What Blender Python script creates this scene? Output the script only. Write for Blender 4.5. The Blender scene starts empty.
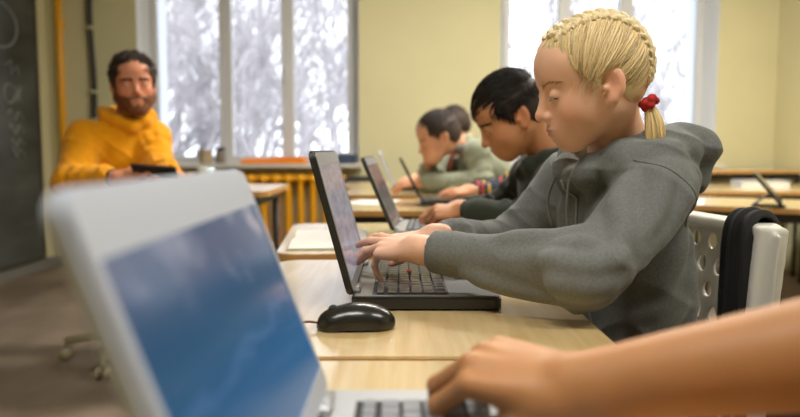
import bpy, bmesh, math, random
import numpy as np
from mathutils import Vector, Matrix
R = math.radians
PI = math.pi
sc = bpy.context.scene
COL = sc.collection
rng = np.random.default_rng(11)
random.seed(5)

# ---------------------------------------------------------------- materials
def mat(name, col, rough=0.5, metal=0.0, var=0.0, vscale=8.0, bump=0.0, bscale=60.0, spec=0.5,
        sss=0.0, attr=None, stretch=None, col2=None, emis=None, estr=0.0, sheen=0.0, detail=4.0, attrmul=False):
    m = bpy.data.materials.new(name); m.use_nodes = True
    nt = m.node_tree; N = nt.nodes; L = nt.links
    b = N['Principled BSDF']
    b.inputs['Base Color'].default_value = (*col, 1)
    b.inputs['Roughness'].default_value = rough
    b.inputs['Metallic'].default_value = metal
    b.inputs['Specular IOR Level'].default_value = spec
    if sheen:
        b.inputs['Sheen Weight'].default_value = sheen
    if sss:
        b.inputs['Subsurface Weight'].default_value = sss
        b.inputs['Subsurface Radius'].default_value = (1.0, 0.35, 0.2)
        b.inputs['Subsurface Scale'].default_value = 0.006
    tc = None
    def coords():
        nonlocal tc
        if tc is None:
            t = N.new('ShaderNodeTexCoord'); mp = N.new('ShaderNodeMapping')
            L.new(t.outputs['Object'], mp.inputs['Vector'])
            if stretch: mp.inputs['Scale'].default_value = stretch
            tc = mp.outputs['Vector']
        return tc
    src = None
    if attr:
        a = N.new('ShaderNodeAttribute'); a.attribute_name = attr
        src = a.outputs['Color']
        if attrmul:
            mm = N.new('ShaderNodeMix'); mm.data_type = 'RGBA'; mm.blend_type = 'MULTIPLY'; mm.inputs['Factor'].default_value = 1
            mm.inputs['A'].default_value = (*col, 1); L.new(src, mm.inputs['B']); src = mm.outputs['Result']
    if var or col2:
        n = N.new('ShaderNodeTexNoise'); n.inputs['Scale'].default_value = vscale; n.inputs['Detail'].default_value = detail
        L.new(coords(), n.inputs['Vector'])
        mx = N.new('ShaderNodeMix'); mx.data_type = 'RGBA'
        ramp = N.new('ShaderNodeMapRange'); ramp.inputs['From Min'].default_value = 0.3; ramp.inputs['From Max'].default_value = 0.7
        L.new(n.outputs['Fac'], ramp.inputs['Value']); L.new(ramp.outputs[0], mx.inputs['Factor'])
        c2 = col2 or tuple(min(1, c*(1-var)) for c in col)
        if src is not None:
            mx.blend_type = 'MULTIPLY'
            L.new(src, mx.inputs['A']); mx.inputs['B'].default_value = (1-var, 1-var, 1-var, 1)
        else:
            mx.inputs['A'].default_value = (*col, 1); mx.inputs['B'].default_value = (*c2, 1)
        src = mx.outputs['Result']
    if src is not None: L.new(src, b.inputs['Base Color'])
    if bump:
        n = N.new('ShaderNodeTexNoise'); n.inputs['Scale'].default_value = bscale; n.inputs['Detail'].default_value = 5
        L.new(coords(), n.inputs['Vector'])
        bp = N.new('ShaderNodeBump'); bp.inputs['Strength'].default_value = bump; bp.inputs['Distance'].default_value = 0.002
        L.new(n.outputs['Fac'], bp.inputs['Height']); L.new(bp.outputs['Normal'], b.inputs['Normal'])
    if emis:
        b.inputs['Emission Color'].default_value = (*emis, 1); b.inputs['Emission Strength'].default_value = estr
    return m

def srgb(r, g, b):
    f = lambda c: (c/255/12.92) if c/255 <= 0.04045 else ((c/255+0.055)/1.055)**2.4
    return (f(r), f(g), f(b))

# ---------------------------------------------------------------- objects
def link(o, parent=None):
    COL.objects.link(o)
    if parent is not None: o.parent = parent
    return o

def empty(name, loc, label=None, cat=None, group=None, rz=0.0):
    o = bpy.data.objects.new(name, None); o.empty_display_size = 0.05
    o.location = loc; o.rotation_euler = (0, 0, rz); COL.objects.link(o)
    tag(o, label, cat, group); return o

def tag(o, label=None, cat=None, group=None, kind=None):
    if label: o['label'] = label
    if cat: o['category'] = cat
    if group: o['group'] = group
    if kind: o['kind'] = kind
    return o

def mesh_obj(name, verts, faces, m, parent=None, smooth=True, loc=(0, 0, 0), colors=None):
    me = bpy.data.meshes.new(name)
    if isinstance(verts, np.ndarray): verts = verts.astype(float).tolist()
    me.from_pydata(verts, [], faces if isinstance(faces, list) else faces.tolist())
    if m: me.materials.append(m)
    me.polygons.foreach_set('use_smooth', [smooth]*len(me.polygons))
    if colors is not None:
        a = me.color_attributes.new('Col', 'FLOAT_COLOR', 'POINT')
        c = np.ones((len(verts), 4)); c[:, :3] = colors
        a.data.foreach_set('color', c.ravel())
    me.update()
    o = bpy.data.objects.new(name, me); o.location = loc
    return link(o, parent)

def bm_obj(name, bm, m, parent=None, smooth=False, loc=(0, 0, 0)):
    me = bpy.data.meshes.new(name); bmesh.ops.recalc_face_normals(bm, faces=bm.faces)
    bm.to_mesh(me); bm.free()
    for x in (m if isinstance(m, (list, tuple)) else [m]): me.materials.append(x)
    me.polygons.foreach_set('use_smooth', [smooth]*len(me.polygons))
    o = bpy.data.objects.new(name, me); o.location = loc
    return link(o, parent)

def box(bm, c, d, bev=0.0, seg=2, rot=None, mi=0):
    r = bmesh.ops.create_cube(bm, size=1.0)
    M = Matrix.Translation(c) @ (rot.to_4x4() if rot is not None else Matrix.Identity(4)) @ Matrix.Diagonal((*d, 1))
    bmesh.ops.transform(bm, matrix=M, verts=r['verts'])
    fs = set(f for v in r['verts'] for f in v.link_faces)
    for f in fs: f.material_index = mi
    if bev:
        es = list(set(e for v in r['verts'] for e in v.link_edges))
        bmesh.ops.bevel(bm, geom=es, offset=bev, segments=seg, affect='EDGES', profile=0.5, material=-1)
    return bm

def bx(name, c, d, m, parent=None, bev=0.0, seg=2, rot=None, smooth=False):
    bm = bmesh.new(); box(bm, c, d, bev, seg, rot)
    return bm_obj(name, bm, m, parent, smooth)

def tube_arrays(path, rad, n=8, closed_ends=True):
    P = np.array(path, float); m = len(P)
    rad = np.full(m, rad) if np.isscalar(rad) else np.array(rad, float)
    T = np.gradient(P, axis=0); T /= np.linalg.norm(T, axis=1)[:, None] + 1e-12
    up = np.array([0, 0, 1.0]) if abs(T[0, 2]) < 0.9 else np.array([1.0, 0, 0])
    V = []; prev = np.cross(T[0], up); prev /= np.linalg.norm(prev)
    for i in range(m):
        a = prev - T[i]*np.dot(prev, T[i]); a /= np.linalg.norm(a) + 1e-12; b = np.cross(T[i], a); prev = a
        for k in range(n):
            th = 2*PI*k/n; V.append(P[i] + rad[i]*(math.cos(th)*a + math.sin(th)*b))
    F = []
    for i in range(m-1):
        for k in range(n):
            k2 = (k+1) % n; F.append((i*n+k, i*n+k2, (i+1)*n+k2, (i+1)*n+k))
    if closed_ends:
        F.append(tuple(range(n-1, -1, -1))); F.append(tuple((m-1)*n+k for k in range(n)))
    return V, F

def tube(name, path, rad, m, parent=None, n=8, loc=(0, 0, 0)):
    V, F = tube_arrays(path, rad, n)
    return mesh_obj(name, [tuple(v) for v in V], F, m, parent, True, loc)

def tubes(name, items, m, parent=None, n=8):
    VV = []; FF = []
    for path, rad in items:
        V, F = tube_arrays(path, rad, n); o = len(VV)
        VV += [tuple(v) for v in V]; FF += [tuple(i+o for i in f) for f in F]
    return mesh_obj(name, VV, FF, m, parent, True)

def smooth_path(pts, n=24):
    P = np.array(pts, float); m = len(P)
    if m < 3: return np.array([P[0]*(1-t)+P[-1]*t for t in np.linspace(0, 1, n)])
    E = np.vstack([2*P[0]-P[1], P, 2*P[-1]-P[-2]]); out = []
    for s in np.linspace(0, m-1-1e-6, n):
        i = int(s); t = s-i; a, b, c, d = E[i:i+4]
        out.append(0.5*((2*b)+(-a+c)*t+(2*a-5*b+4*c-d)*t*t+(-a+3*b-3*c+d)*t**3))
    return np.array(out)

def lathe(name, prof, m, parent=None, n=24, loc=(0, 0, 0)):
    V = []; F = []
    for r, z in prof:
        for k in range(n): V.append((r*math.cos(2*PI*k/n), r*math.sin(2*PI*k/n), z))
    for i in range(len(prof)-1):
        for k in range(n):
            k2 = (k+1) % n; F.append((i*n+k, i*n+k2, (i+1)*n+k2, (i+1)*n+k))
    F.append(tuple(range(n-1, -1, -1))); F.append(tuple((len(prof)-1)*n+k for k in range(n)))
    return mesh_obj(name, V, F, m, parent, True, loc)

def rrect(x0, x1, y0, y1, r, n=8):
    pts = []
    for cx, cy, a0 in ((x1-r, y1-r, 0), (x0+r, y1-r, 90), (x0+r, y0+r, 180), (x1-r, y0+r, 270)):
        for i in range(n+1):
            a = R(a0+90*i/n); pts.append((cx+r*math.cos(a), cy+r*math.sin(a)))
    return pts

def plate_bm(bm, pts, z0, z1, bev=0.0, mi=0):
    vs = [bm.verts.new((x, y, z0)) for x, y in pts]; f = bm.faces.new(vs)
    r = bmesh.ops.extrude_face_region(bm, geom=[f])
    nv = [g for g in r['geom'] if isinstance(g, bmesh.types.BMVert)]
    bmesh.ops.translate(bm, vec=(0, 0, z1-z0), verts=nv)
    if bev:
        top = [e for e in bm.edges if all(abs(v.co.z-z1) < 1e-6 for v in e.verts)]
        bmesh.ops.bevel(bm, geom=top, offset=bev, segments=2, affect='EDGES')
    return bm

def copy_tree(o, parent=None):
    c = o.copy(); COL.objects.link(c)
    if parent is not None:
        c.parent = parent
    for ch in list(o.children): copy_tree(ch, c)
    return c

# ---------------------------------------------------------------- signed-distance modelling
def unit(v):
    v = np.array(v, float); return v/(np.linalg.norm(v)+1e-12)

class Shape:
    def __init__(s): s.p = []; s.disp = None
    def rc(s, a, b, ra, rb, k=0.012, op='u'):
        s.p.append(('rc', np.array(a, float), np.array(b, float), float(ra), float(rb), k, op)); return s
    def el(s, c, r, Rm=None, k=0.012, op='u'):
        s.p.append(('el', np.array(c, float), np.array(r, float), np.eye(3) if Rm is None else np.array(Rm, float), None, k, op)); return s
    def sp(s, c, r, k=0.012, op='u'):
        s.p.append(('rc', np.array(c, float), np.array(c, float)+1e-5, float(r), float(r), k, op)); return s
    def bx(s, c, hd, rad, Rm=None, k=0.012, op='u'):
        s.p.append(('bx', np.array(c, float), np.array(hd, float), np.eye(3) if Rm is None else np.array(Rm, float), rad, k, op)); return s
    def cut(s, fn):
        s.p.append(('fn', fn, None, None, None, 0, 'c')); return s
    @staticmethod
    def d(q, p):
        t = q[0]
        if t == 'rc':
            a, b, ra, rb = q[1:5]; ba = b-a; pa = p-a
            h = np.clip(pa@ba/(ba@ba), 0, 1)
            v = pa-h[:, None]*ba
            return np.sqrt(np.einsum('ij,ij->i', v, v))-(ra+(rb-ra)*h)
        if t == 'el':
            l = (p-q[1])@q[3]; r = q[2]
            a = l/r; b = a/r
            k0 = np.sqrt(np.einsum('ij,ij->i', a, a)); k1 = np.sqrt(np.einsum('ij,ij->i', b, b))+1e-9
            return np.where(k0 < 0.3, -r.min()*(1-k0), k0*(k0-1)/k1)
        if t == 'bx':
            l = np.abs((p-q[1])@q[3])-q[2]
            return np.sqrt((np.maximum(l, 0)**2).sum(1))+np.minimum(l.max(1), 0)-q[4]
        return q[1](p)
    def run(s, p, which=None):
        d = np.full(len(p), 1.0)
        for i, q in enumerate(s.p):
            if which is not None and not which[i]: continue
            op, k = q[6], q[5]
            e = Shape.d(q, p)
            if op == 'u':
                h = np.maximum(k-np.abs(d-e), 0)/max(k, 1e-9); d = np.minimum(d, e)-h*h*k*0.25
            elif op == 's':
                e = -e; h = np.maximum(k-np.abs(d-e), 0)/max(k, 1e-9); d = np.maximum(d, e)+h*h*k*0.25
            elif op == 'i':
                h = np.maximum(k-np.abs(d-e), 0)/max(k, 1e-9); d = np.maximum(d, e)+h*h*k*0.25
            else: d = np.maximum(d, e)
        if s.disp is not None: d = d+s.disp(p)
        return d
    def bounds(s):
        lo = np.full(3, 9e9); hi = -lo
        for q in s.p:
            if q[6] != 'u': continue
            if q[0] == 'rc':
                r = max(q[3], q[4]); l = np.minimum(q[1], q[2])-r; h = np.maximum(q[1], q[2])+r
            elif q[0] == 'el': e = np.abs(q[3])@q[2]; l = q[1]-e; h = q[1]+e
            elif q[0] == 'bx': e = np.abs(q[3])@(q[2]+q[4]); l = q[1]-e; h = q[1]+e
            else: continue
            lo = np.minimum(lo, l); hi = np.maximum(hi, h)
        return lo-0.02, hi+0.02
    def grad(s, p, e=5e-4):
        g = np.stack([s.run(p+np.eye(3)[i]*e)-s.run(p-np.eye(3)[i]*e) for i in range(3)], 1)
        return g/(np.linalg.norm(g, axis=1)[:, None]+1e-12)
    def snap(s, p, off=0.0, it=6):
        p = np.array(p, float).copy()
        for _ in range(it):
            p -= s.grad(p)*(s.run(p)-off)[:, None]*0.9
        return p
    def cast(s, o, dirv, off=0.0, n=80):
        o = np.atleast_2d(np.array(o, float)).copy(); dv = unit(dirv)
        for _ in range(n): o += dv*np.clip(s.run(o)-off, -0.01, 0.02)[:, None]*0.7
        return o
    def mesh(s, h, B=8):
        lo, hi = s.bounds(); bs = B*h
        nb = np.ceil((hi-lo)/bs).astype(int)+1
        G = np.stack(np.meshgrid(*[np.arange(n) for n in nb], indexing='ij'), -1).reshape(-1, 3)
        C = lo+(G+0.5)*bs
        dv = s.run(C)
        act = np.abs(dv) < bs*1.3+0.02
        G = G[act]; C = C[act]
        rad = bs*0.87
        W = np.zeros((len(s.p), len(C)), bool)
        for i, q in enumerate(s.p):
            if q[0] == 'fn': W[i] = True
            else: W[i] = Shape.d(q, C) < rad*1.8+q[5]+0.022
        l = np.arange(B+1); loc = np.stack(np.meshgrid(l, l, l, indexing='ij'), -1).reshape(-1, 3)
        nx, ny, nz = nb*B+2
        ids_all = []; pos_all = []; ex = []
        corners = [(a, b, c) for a in (0, 1) for b in (0, 1) for c in (0, 1)]
        edges = [(i, j) for i in range(8) for j in range(i+1, 8) if sum(abs(corners[i][t]-corners[j][t]) for t in range(3)) == 1]
        cpos = np.array(corners, float)
        for bi in range(len(G)):
            w = W[:, bi]
            if not any(w[i] and s.p[i][6] == 'u' for i in range(len(s.p))): continue
            gi = G[bi]*B+loc
            v = s.run(lo+gi*h, w).reshape(B+1, B+1, B+1)
            sg = v < 0
            if sg.all() or not sg.any(): continue
            cs = np.stack([v[a:a+B, b:b+B, c:c+B] for a, b, c in corners], -1).reshape(-1, 8)
            si = cs < 0; mixed = si.any(1) & ~si.all(1)
            if not mixed.any(): continue
            cm = cs[mixed]; sm = si[mixed]
            acc = np.zeros((len(cm), 3)); cnt = np.zeros(len(cm))
            for i, j in edges:
                x = sm[:, i] != sm[:, j]
                t = np.where(x, cm[:, i]/(cm[:, i]-cm[:, j]+1e-20), 0)
                acc += np.where(x[:, None], cpos[i]+t[:, None]*(cpos[j]-cpos[i]), 0); cnt += x
            acc /= cnt[:, None]
            li = np.stack(np.meshgrid(np.arange(B), np.arange(B), np.arange(B), indexing='ij'), -1).reshape(-1, 3)[mixed]
            gc = G[bi]*B+li
            ids_all.append((gc[:, 0]*ny+gc[:, 1])*nz+gc[:, 2]); pos_all.append(lo+(gc+acc)*h)
            for ax in range(3):
                a = [slice(0, B)]*3; b = [slice(0, B)]*3; b[ax] = slice(1, B+1)
                s0 = sg[tuple(a)]; s1 = sg[tuple(b)]
                x = np.argwhere(s0 != s1)
                if len(x): ex.append(np.column_stack([G[bi]*B+x, np.full(len(x), ax), s0[tuple(x.T)]]))
        ids = np.concatenate(ids_all); pos = np.concatenate(pos_all); ex = np.concatenate(ex)
        o = np.argsort(ids); ids = ids[o]; pos = pos[o]
        faces = []
        for ax in range(3):
            e = ex[ex[:, 3] == ax]; u, vv = [(1, 2), (2, 0), (0, 1)][ax]
            q = []
            for du, dv2 in ((-1, -1), (0, -1), (0, 0), (-1, 0)):
                c = e[:, :3].copy(); c[:, u] += du; c[:, vv] += dv2
                q.append((c[:, 0]*ny+c[:, 1])*nz+c[:, 2])
            q = np.stack(q, 1); ix = np.searchsorted(ids, q); ix = np.clip(ix, 0, len(ids)-1)
            ok = (ids[ix] == q).all(1)
            f = ix[ok]; fl = e[ok, 4] == 0
            f[fl] = f[fl][:, ::-1]
            faces.append(f)
        F = np.concatenate(faces)
        return pos, F

def waves(seed, amp, f0, f1, n=7, aniso=(1, 1, 1)):
    g = np.random.default_rng(seed); D = g.normal(size=(n, 3))*np.array(aniso)
    D /= np.linalg.norm(D, axis=1)[:, None]; D *= g.uniform(f0, f1, n)[:, None]; ph = g.uniform(0, 6.28, n)
    W2 = g.normal(size=(n, 3)); W2 /= np.linalg.norm(W2, axis=1)[:, None]; W2 *= f0*0.7
    def fn(p):
        out = 0
        for i in range(n): out = out+np.sin(p@D[i]+ph[i]+1.6*np.sin(p@W2[i]+2*ph[i]))
        return amp*out/math.sqrt(n)
    return fn

def strand_mesh(P, rad, n=3):
    """P (N,M,3) centre lines, rad (N,M) -> verts, faces of N tapered tubes."""
    N, M, _ = P.shape
    T = np.gradient(P, axis=1); T /= np.linalg.norm(T, axis=2)[..., None]+1e-12
    ref = T.mean(1); ref = np.where(np.abs(ref[:, 2:3]) < 0.7, np.array([0, 0, 1.0]), np.array([1.0, 0, 0]))
    a = np.zeros_like(T); prev = np.cross(T[:, 0], ref)
    for i in range(M):
        v = prev-T[:, i]*(prev*T[:, i]).sum(1)[:, None]; v /= np.linalg.norm(v, axis=1)[:, None]+1e-12; a[:, i] = v; prev = v
    b = np.cross(T, a)
    th = 2*PI*np.arange(n)/n
    V = P[:, :, None, :]+rad[:, :, None, None]*(np.cos(th)[None, None, :, None]*a[:, :, None, :]+np.sin(th)[None, None, :, None]*b[:, :, None, :])
    base = (np.arange(N)*M*n)[:, None, None]; i = (np.arange(M-1)*n)[None, :, None]; k = np.arange(n)[None, None, :]; k2 = (k+1) % n
    F = np.stack([base+i+k, base+i+k2, base+i+n+k2, base+i+n+k], -1).reshape(-1, 4)
    return V.reshape(-1, 3), F
# ---------------------------------------------------------------- people
class Frame:
    """local axes x = forward, y = left, z = up, with a scale"""
    def __init__(s, o, fwd, up, sc_=1.0):
        F = unit(fwd); U = np.array(up, float); U = unit(U-F*np.dot(U, F)); L = np.cross(U, F)
        s.o = np.array(o, float); s.R = np.stack([F, L, U], 1); s.s = sc_
    def w(s, p): return s.o+s.s*(np.asarray(p, float)@s.R.T)
    def l(s, p): return ((np.asarray(p, float)-s.o)@s.R)/s.s
    def rc(s, S, a, b, ra, rb, k=0.012, op='u'): S.rc(s.w(a), s.w(b), ra*s.s, rb*s.s, k*s.s, op)
    def sp(s, S, c, r, k=0.012, op='u'): S.sp(s.w(c), r*s.s, k*s.s, op)
    def el(s, S, c, r, k=0.012, op='u', rot=None):
        Rm = s.R if rot is None else s.R@np.array(rot)
        S.el(s.w(c), np.array(r)*s.s, Rm, k*s.s, op)

def rotm(axis, deg): return np.array(Matrix.Rotation(R(deg), 3, axis))
def head_frame(o, az, pitch, roll, s):
    """az: heading of the face in degrees (0 = +x, 90 = +y); pitch > 0 looks down"""
    M = rotm('Z', az)@rotm('Y', pitch)@rotm('X', roll)
    return Frame(o, M[:, 0], M[:, 2], s)

def add_head(S, H, child=True, lid=0.0):
    H.el(S, (-.008, 0, .028), (.088, .072, .077))
    H.el(S, (-.036, 0, -.004), (.055, .060, .055), .02)
    H.el(S, (.034, 0, -.028), (.050, .058, .068), .03)
    H.el(S, (.042, 0, .044), (.041, .056, .043), .03)
    if child:
        H.sp(S, (.064, 0, -.081), .0165, .030)
        for y in (-1, 1): H.rc(S, (.002, y*.046, -.042), (.054, y*.014, -.079), .017, .015, .03)
        for y in (-1, 1): H.el(S, (.050, y*.033, -.032), (.027, .023, .027), .02)
    else:
        H.sp(S, (.066, 0, -.090), .020, .025)
        for y in (-1, 1): H.rc(S, (.002, y*.050, -.050), (.056, y*.018, -.090), .018, .016, .028)
        for y in (-1, 1): H.el(S, (.053, y*.035, -.030), (.022, .020, .022), .02)
        for y in (-1, 1): H.el(S, (.079, y*.026, .017), (.010, .020, .007), .012)
    H.el(S, (.072, 0, -.056), (.020, .027, .025), .02)                       # muzzle
    for y in (-1, 1): H.el(S, (.094, y*.031, .003), (.015, .017, .0115), .014, 's')   # eye sockets
    # nose
    H.rc(S, (.080, 0, .008), (.098, 0, -.024), .0075, .0085, .012)
    H.sp(S, (.1005, 0, -.029), .0092, .006)
    for y in (-1, 1): H.sp(S, (.0915, y*.0098, -.0335), .0066, .006)
    for y in (-1, 1): H.el(S, (.0965, y*.0055, -.0395), (.0042, .0026, .0030), .002, 's')
    # lips
    H.el(S, (.0895, 0, -.0545), (.0070, .0165, .0044), .004)
    H.el(S, (.0880, 0, -.0630), (.0068, .0145, .0050), .004)
    for y in (-1, 1): H.rc(S, (.0968, 0, -.0588), (.0850, y*.0190, -.0600), .0016, .0014, .002, 's')
    # eyelids round the ball, slit open by `lid`
    for y in (-1, 1):
        H.sp(S, (.0725, y*.031, .0), .0130, .004)
        H.el(S, (.0850, y*.0315, -.0035+lid*.0012), (.0075, .0110, .0022+lid*.0022), .001, 's')
    # ears
    for y in (-1, 1):
        rt = rotm('Y', -12)@rotm('Z', y*-22)
        H.el(S, (-.010, y*.0735, -.008), (.0185, .0075, .0290), .006, 'u', rt)
        H.sp(S, (-.002, y*.0690, -.034), .0085, .008)
        H.el(S, (-.006, y*.0815, -.008), (.0095, .0055, .0165), .004, 's', rt)
        H.sp(S, (.006, y*.0725, -.012), .0045, .006)

def head_tint(H, col, lips=(.62, .22, .17), cheek=(1.0, .72, .66), ck=.6):
    col = np.array(col)
    def fn(p):
        q = H.l(p); c = np.tile(col, (len(p), 1))
        def g(ctr, r):
            e = (q-np.array(ctr))/np.array(r); return np.exp(-(e*e).sum(1))[:, None]
        for y in (-1, 1):
            c = c*(1-g((.062, y*.040, -.030), (.030, .022, .022))*ck*(1-np.array(cheek)))
            c = c*(1-g((-.008, y*.078, -.006), (.022, .014, .030))*.55*(1-np.array(cheek)))
        c = c*(1-g((.104, 0, -.030), (.012, .012, .012))*.5*(1-np.array(cheek)))
        lp = np.clip(np.maximum(g((.0935, 0, -.0550), (.012, .0185, .0052)), g((.092, 0, -.0630), (.012, .0165, .0058)))*1.5-.45, 0, 1)
        return c*(1-lp)+np.array(lips)*lp
    return fn

def add_hand(S, wrist, dirv, dorsal, side, s=1.0, curl=(20, 25, 15), curls=None, thumb=0.0, spread=1.0, wr=.024, curl_store=None):
    """side = +1: thumb on +y of the hand frame (x to the fingers, z out of the back)."""
    H = Frame(wrist, dirv, dorsal, s); tips = []
    K = [(.086, .026, .003), (.090, .006, .006), (.084, -.013, .004), (.075, -.031, -.001)]
    LN = [(.040, .025, .021), (.045, .028, .022), (.041, .027, .021), (.032, .020, .019)]
    RD = [(.0098, .0088, .0078, .0066), (.0100, .0090, .0079, .0067), (.0094, .0085, .0074, .0063), (.0083, .0074, .0066, .0056)]
    f = lambda p: (p[0], p[1]*side, p[2])
    H.rc(S, (-.02, 0, 0), (.012, 0, 0), wr*.95, .021, .015)
    for i, k in enumerate(K):
        H.rc(S, f((.004, k[1]*.50, 0)), f((k[0], k[1], k[2]-.002)), .0150, .0112, .010)
    H.el(S, f((.048, -.002, -.005)), (.040, .033, .011), .012)
    base = len(S.p)
    for i, k in enumerate(K):
        cu = (curls[i] if curls else curl); a = 0; sp_ = (1.5-i)*4*spread*side
        p = np.array(f(k), float)
        for j in range(3):
            a += cu[j]
            dv = np.array([math.cos(R(a))*math.cos(R(sp_)), math.cos(R(a))*math.sin(R(sp_)), -math.sin(R(a))])
            q = p+dv*LN[i][j]
            H.rc(S, p, q, RD[i][j], RD[i][j+1], .0022 if j else .0035); p = q
            if j == 0: H.sp(S, q+np.array((0, 0, .0004)), RD[i][1]*1.03, .002)
        tips.append(H.w(p))
    t0 = (.018, .020, -.008); t1 = (.048, .043-.012*thumb, -.016-.012*thumb); t2 = (.076, .050-.022*thumb, -.024-.022*thumb); t3 = (.098, .048-.028*thumb, -.030-.028*thumb)
    H.rc(S, f(t0), f(t1), .0165, .0125, .012); H.rc(S, f(t1), f(t2), .0115, .0098, .004); H.rc(S, f(t2), f(t3), .0098, .0078, .003)
    tips.append(H.w(f(t3)))
    return tips

def knuckle_tint(pts, col, red=(1, .70, .62), r=.011):
    def fn(p, c):
        for t in pts:
            e = np.exp(-(((p-t)/r)**2).sum(1))[:, None]; c = c*(1-e*.55*(1-np.array(red)))
        return c
    return fn

def make_mat_skin(name, rough=.5):
    return mat(name, (.8, .5, .4), rough, sss=.25, attr='Col', var=.06, vscale=60, bump=.06, bscale=700, spec=.4)

M_SKIN = make_mat_skin('skin')
M_SCLERA = mat('eye_white', srgb(196, 184, 176), .3)
M_IRIS = {'blue': mat('iris_blue', srgb(70, 95, 110), .1), 'brown': mat('iris_brown', srgb(52, 32, 20), .1)}
M_PUPIL = mat('pupil', (.005, .005, .005), .05)

def eyes(H, parent, gaze=(1, 0, -.35), iris='blue'):
    g = unit(gaze)
    for y in (-1, 1):
        bm = bmesh.new(); bmesh.ops.create_uvsphere(bm, u_segments=28, v_segments=28, radius=.0119*H.s)
        q = Vector((0, 0, 1)).rotation_difference(Vector(g)).to_matrix()
        W = Matrix(H.R.tolist())@q
        for f in bm.faces:
            c = f.calc_center_median().normalized(); a = math.degrees(c.angle(Vector((0, 0, 1))))
            f.material_index = 2 if a < 12 else (1 if a < 29 else 0); f.smooth = True
        bmesh.ops.transform(bm, matrix=Matrix.Translation(H.w((.0725, y*.031, 0)))@W.to_4x4(), verts=bm.verts)
        o = bm_obj('eye', bm, [M_SCLERA, M_IRIS[iris], M_PUPIL], parent, True)

def brows(S, H, parent, m, thick=.0011, up=.0, dens=60, arch=.004):
    out = []
    for y in (-1, 1):
        P = []; rd = []; g = np.random.default_rng(3)
        t = np.linspace(0, 1, dens); yy = .012+.037*t; zz = .0155+up+arch*np.sin(t*2.2)-.003*t+g.normal(0, .0013, dens)
        pts = np.stack([np.full(dens, .125), y*yy, zz], 1)
        root = S.cast(H.w(pts), -H.R[:, 0])
        dv = np.stack([np.full(dens, -.15-.3*t), y*(.6+.4*t), .55-.7*t], 1)@H.R.T
        end = S.snap(root+dv*.008*H.s, .0012)
        P.append(np.stack([root, (root+end)/2+H.R[:, 0]*.0006, end], 1)); rd.append(np.tile([thick, thick*.9, thick*.3], (dens, 1))*H.s)
        V, F = strand_mesh(np.concatenate(P), np.concatenate(rd)); out.append(mesh_obj('eyebrow', V, F, m, parent))
    return out

def lashes(S, H, parent, m, z=-.0012, thick=.0008):
    out = []
    for y in (-1, 1):
        items = []; th = np.linspace(-1, 1, 12)
        pts = np.stack([np.full(12, .125), y*(.0315+.0112*th), z+.0012-.0024*th**2], 1)
        root = S.cast(H.w(pts), -H.R[:, 0], .0)
        items.append((root, thick*H.s*np.array([.6]+[1]*10+[.6])))
        for i in range(0, 12):
            e = root[i]+H.s*((np.array([.7, y*th[i]*.5, -.35]))@H.R.T)*.0055
            items.append(([root[i], (root[i]+e)/2-H.R[:, 2]*.0004, e], [.00035*H.s, .0003*H.s, .0001]))
        out.append(tubes('eyelashes', items, m, parent, 4))
    return out

HC = np.array([-.010, 0, .024]); HR = np.array([.0895, .0745, .0830])
def hsurf(u, off):          # unit directions (normalised ellipsoid space) -> head-local points
    return HC+u*(HR+np.asarray(off)[..., None])

def hairline_x(z):          # forward limit of the hair at a height, seen from the side
    return np.interp(z, [-.075, -.062, -.040, -.022, -.018, .000, .022, .040, .056, .066, .074, .2],
                        [-.062, -.052, -.036, -.020, .006, .016, .030, .044, .054, .060, .063, .066])

def hair_shell(H, m, parent, off=.006, res=.0028, hl=0.0, name='hair', wav=None, fade=True):
    S = Shape()
    H.el(S, HC, HR+off)
    H.el(S, (-.036, 0, -.006), (.057+off*.6, .0625+off*.5, .060+off*.5), .015)
    S.cut(lambda p: (lambda q: (q[:, 0]-hairline_x(q[:, 2])-hl)*H.s*.8)(H.l(p)))
    S.cut(lambda p: (lambda q: (-.070-q[:, 2])*H.s)(H.l(p)))
    for y in (-1, 1): H.el(S, (-.006, y*.078, -.012), (.021, .02, .026), .004, 's')
    S.disp = wav
    V, F = S.mesh(res)
    return mesh_obj(name, V, F, m, parent, True, colors=np.full((len(V), 3), .95)), S

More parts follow.
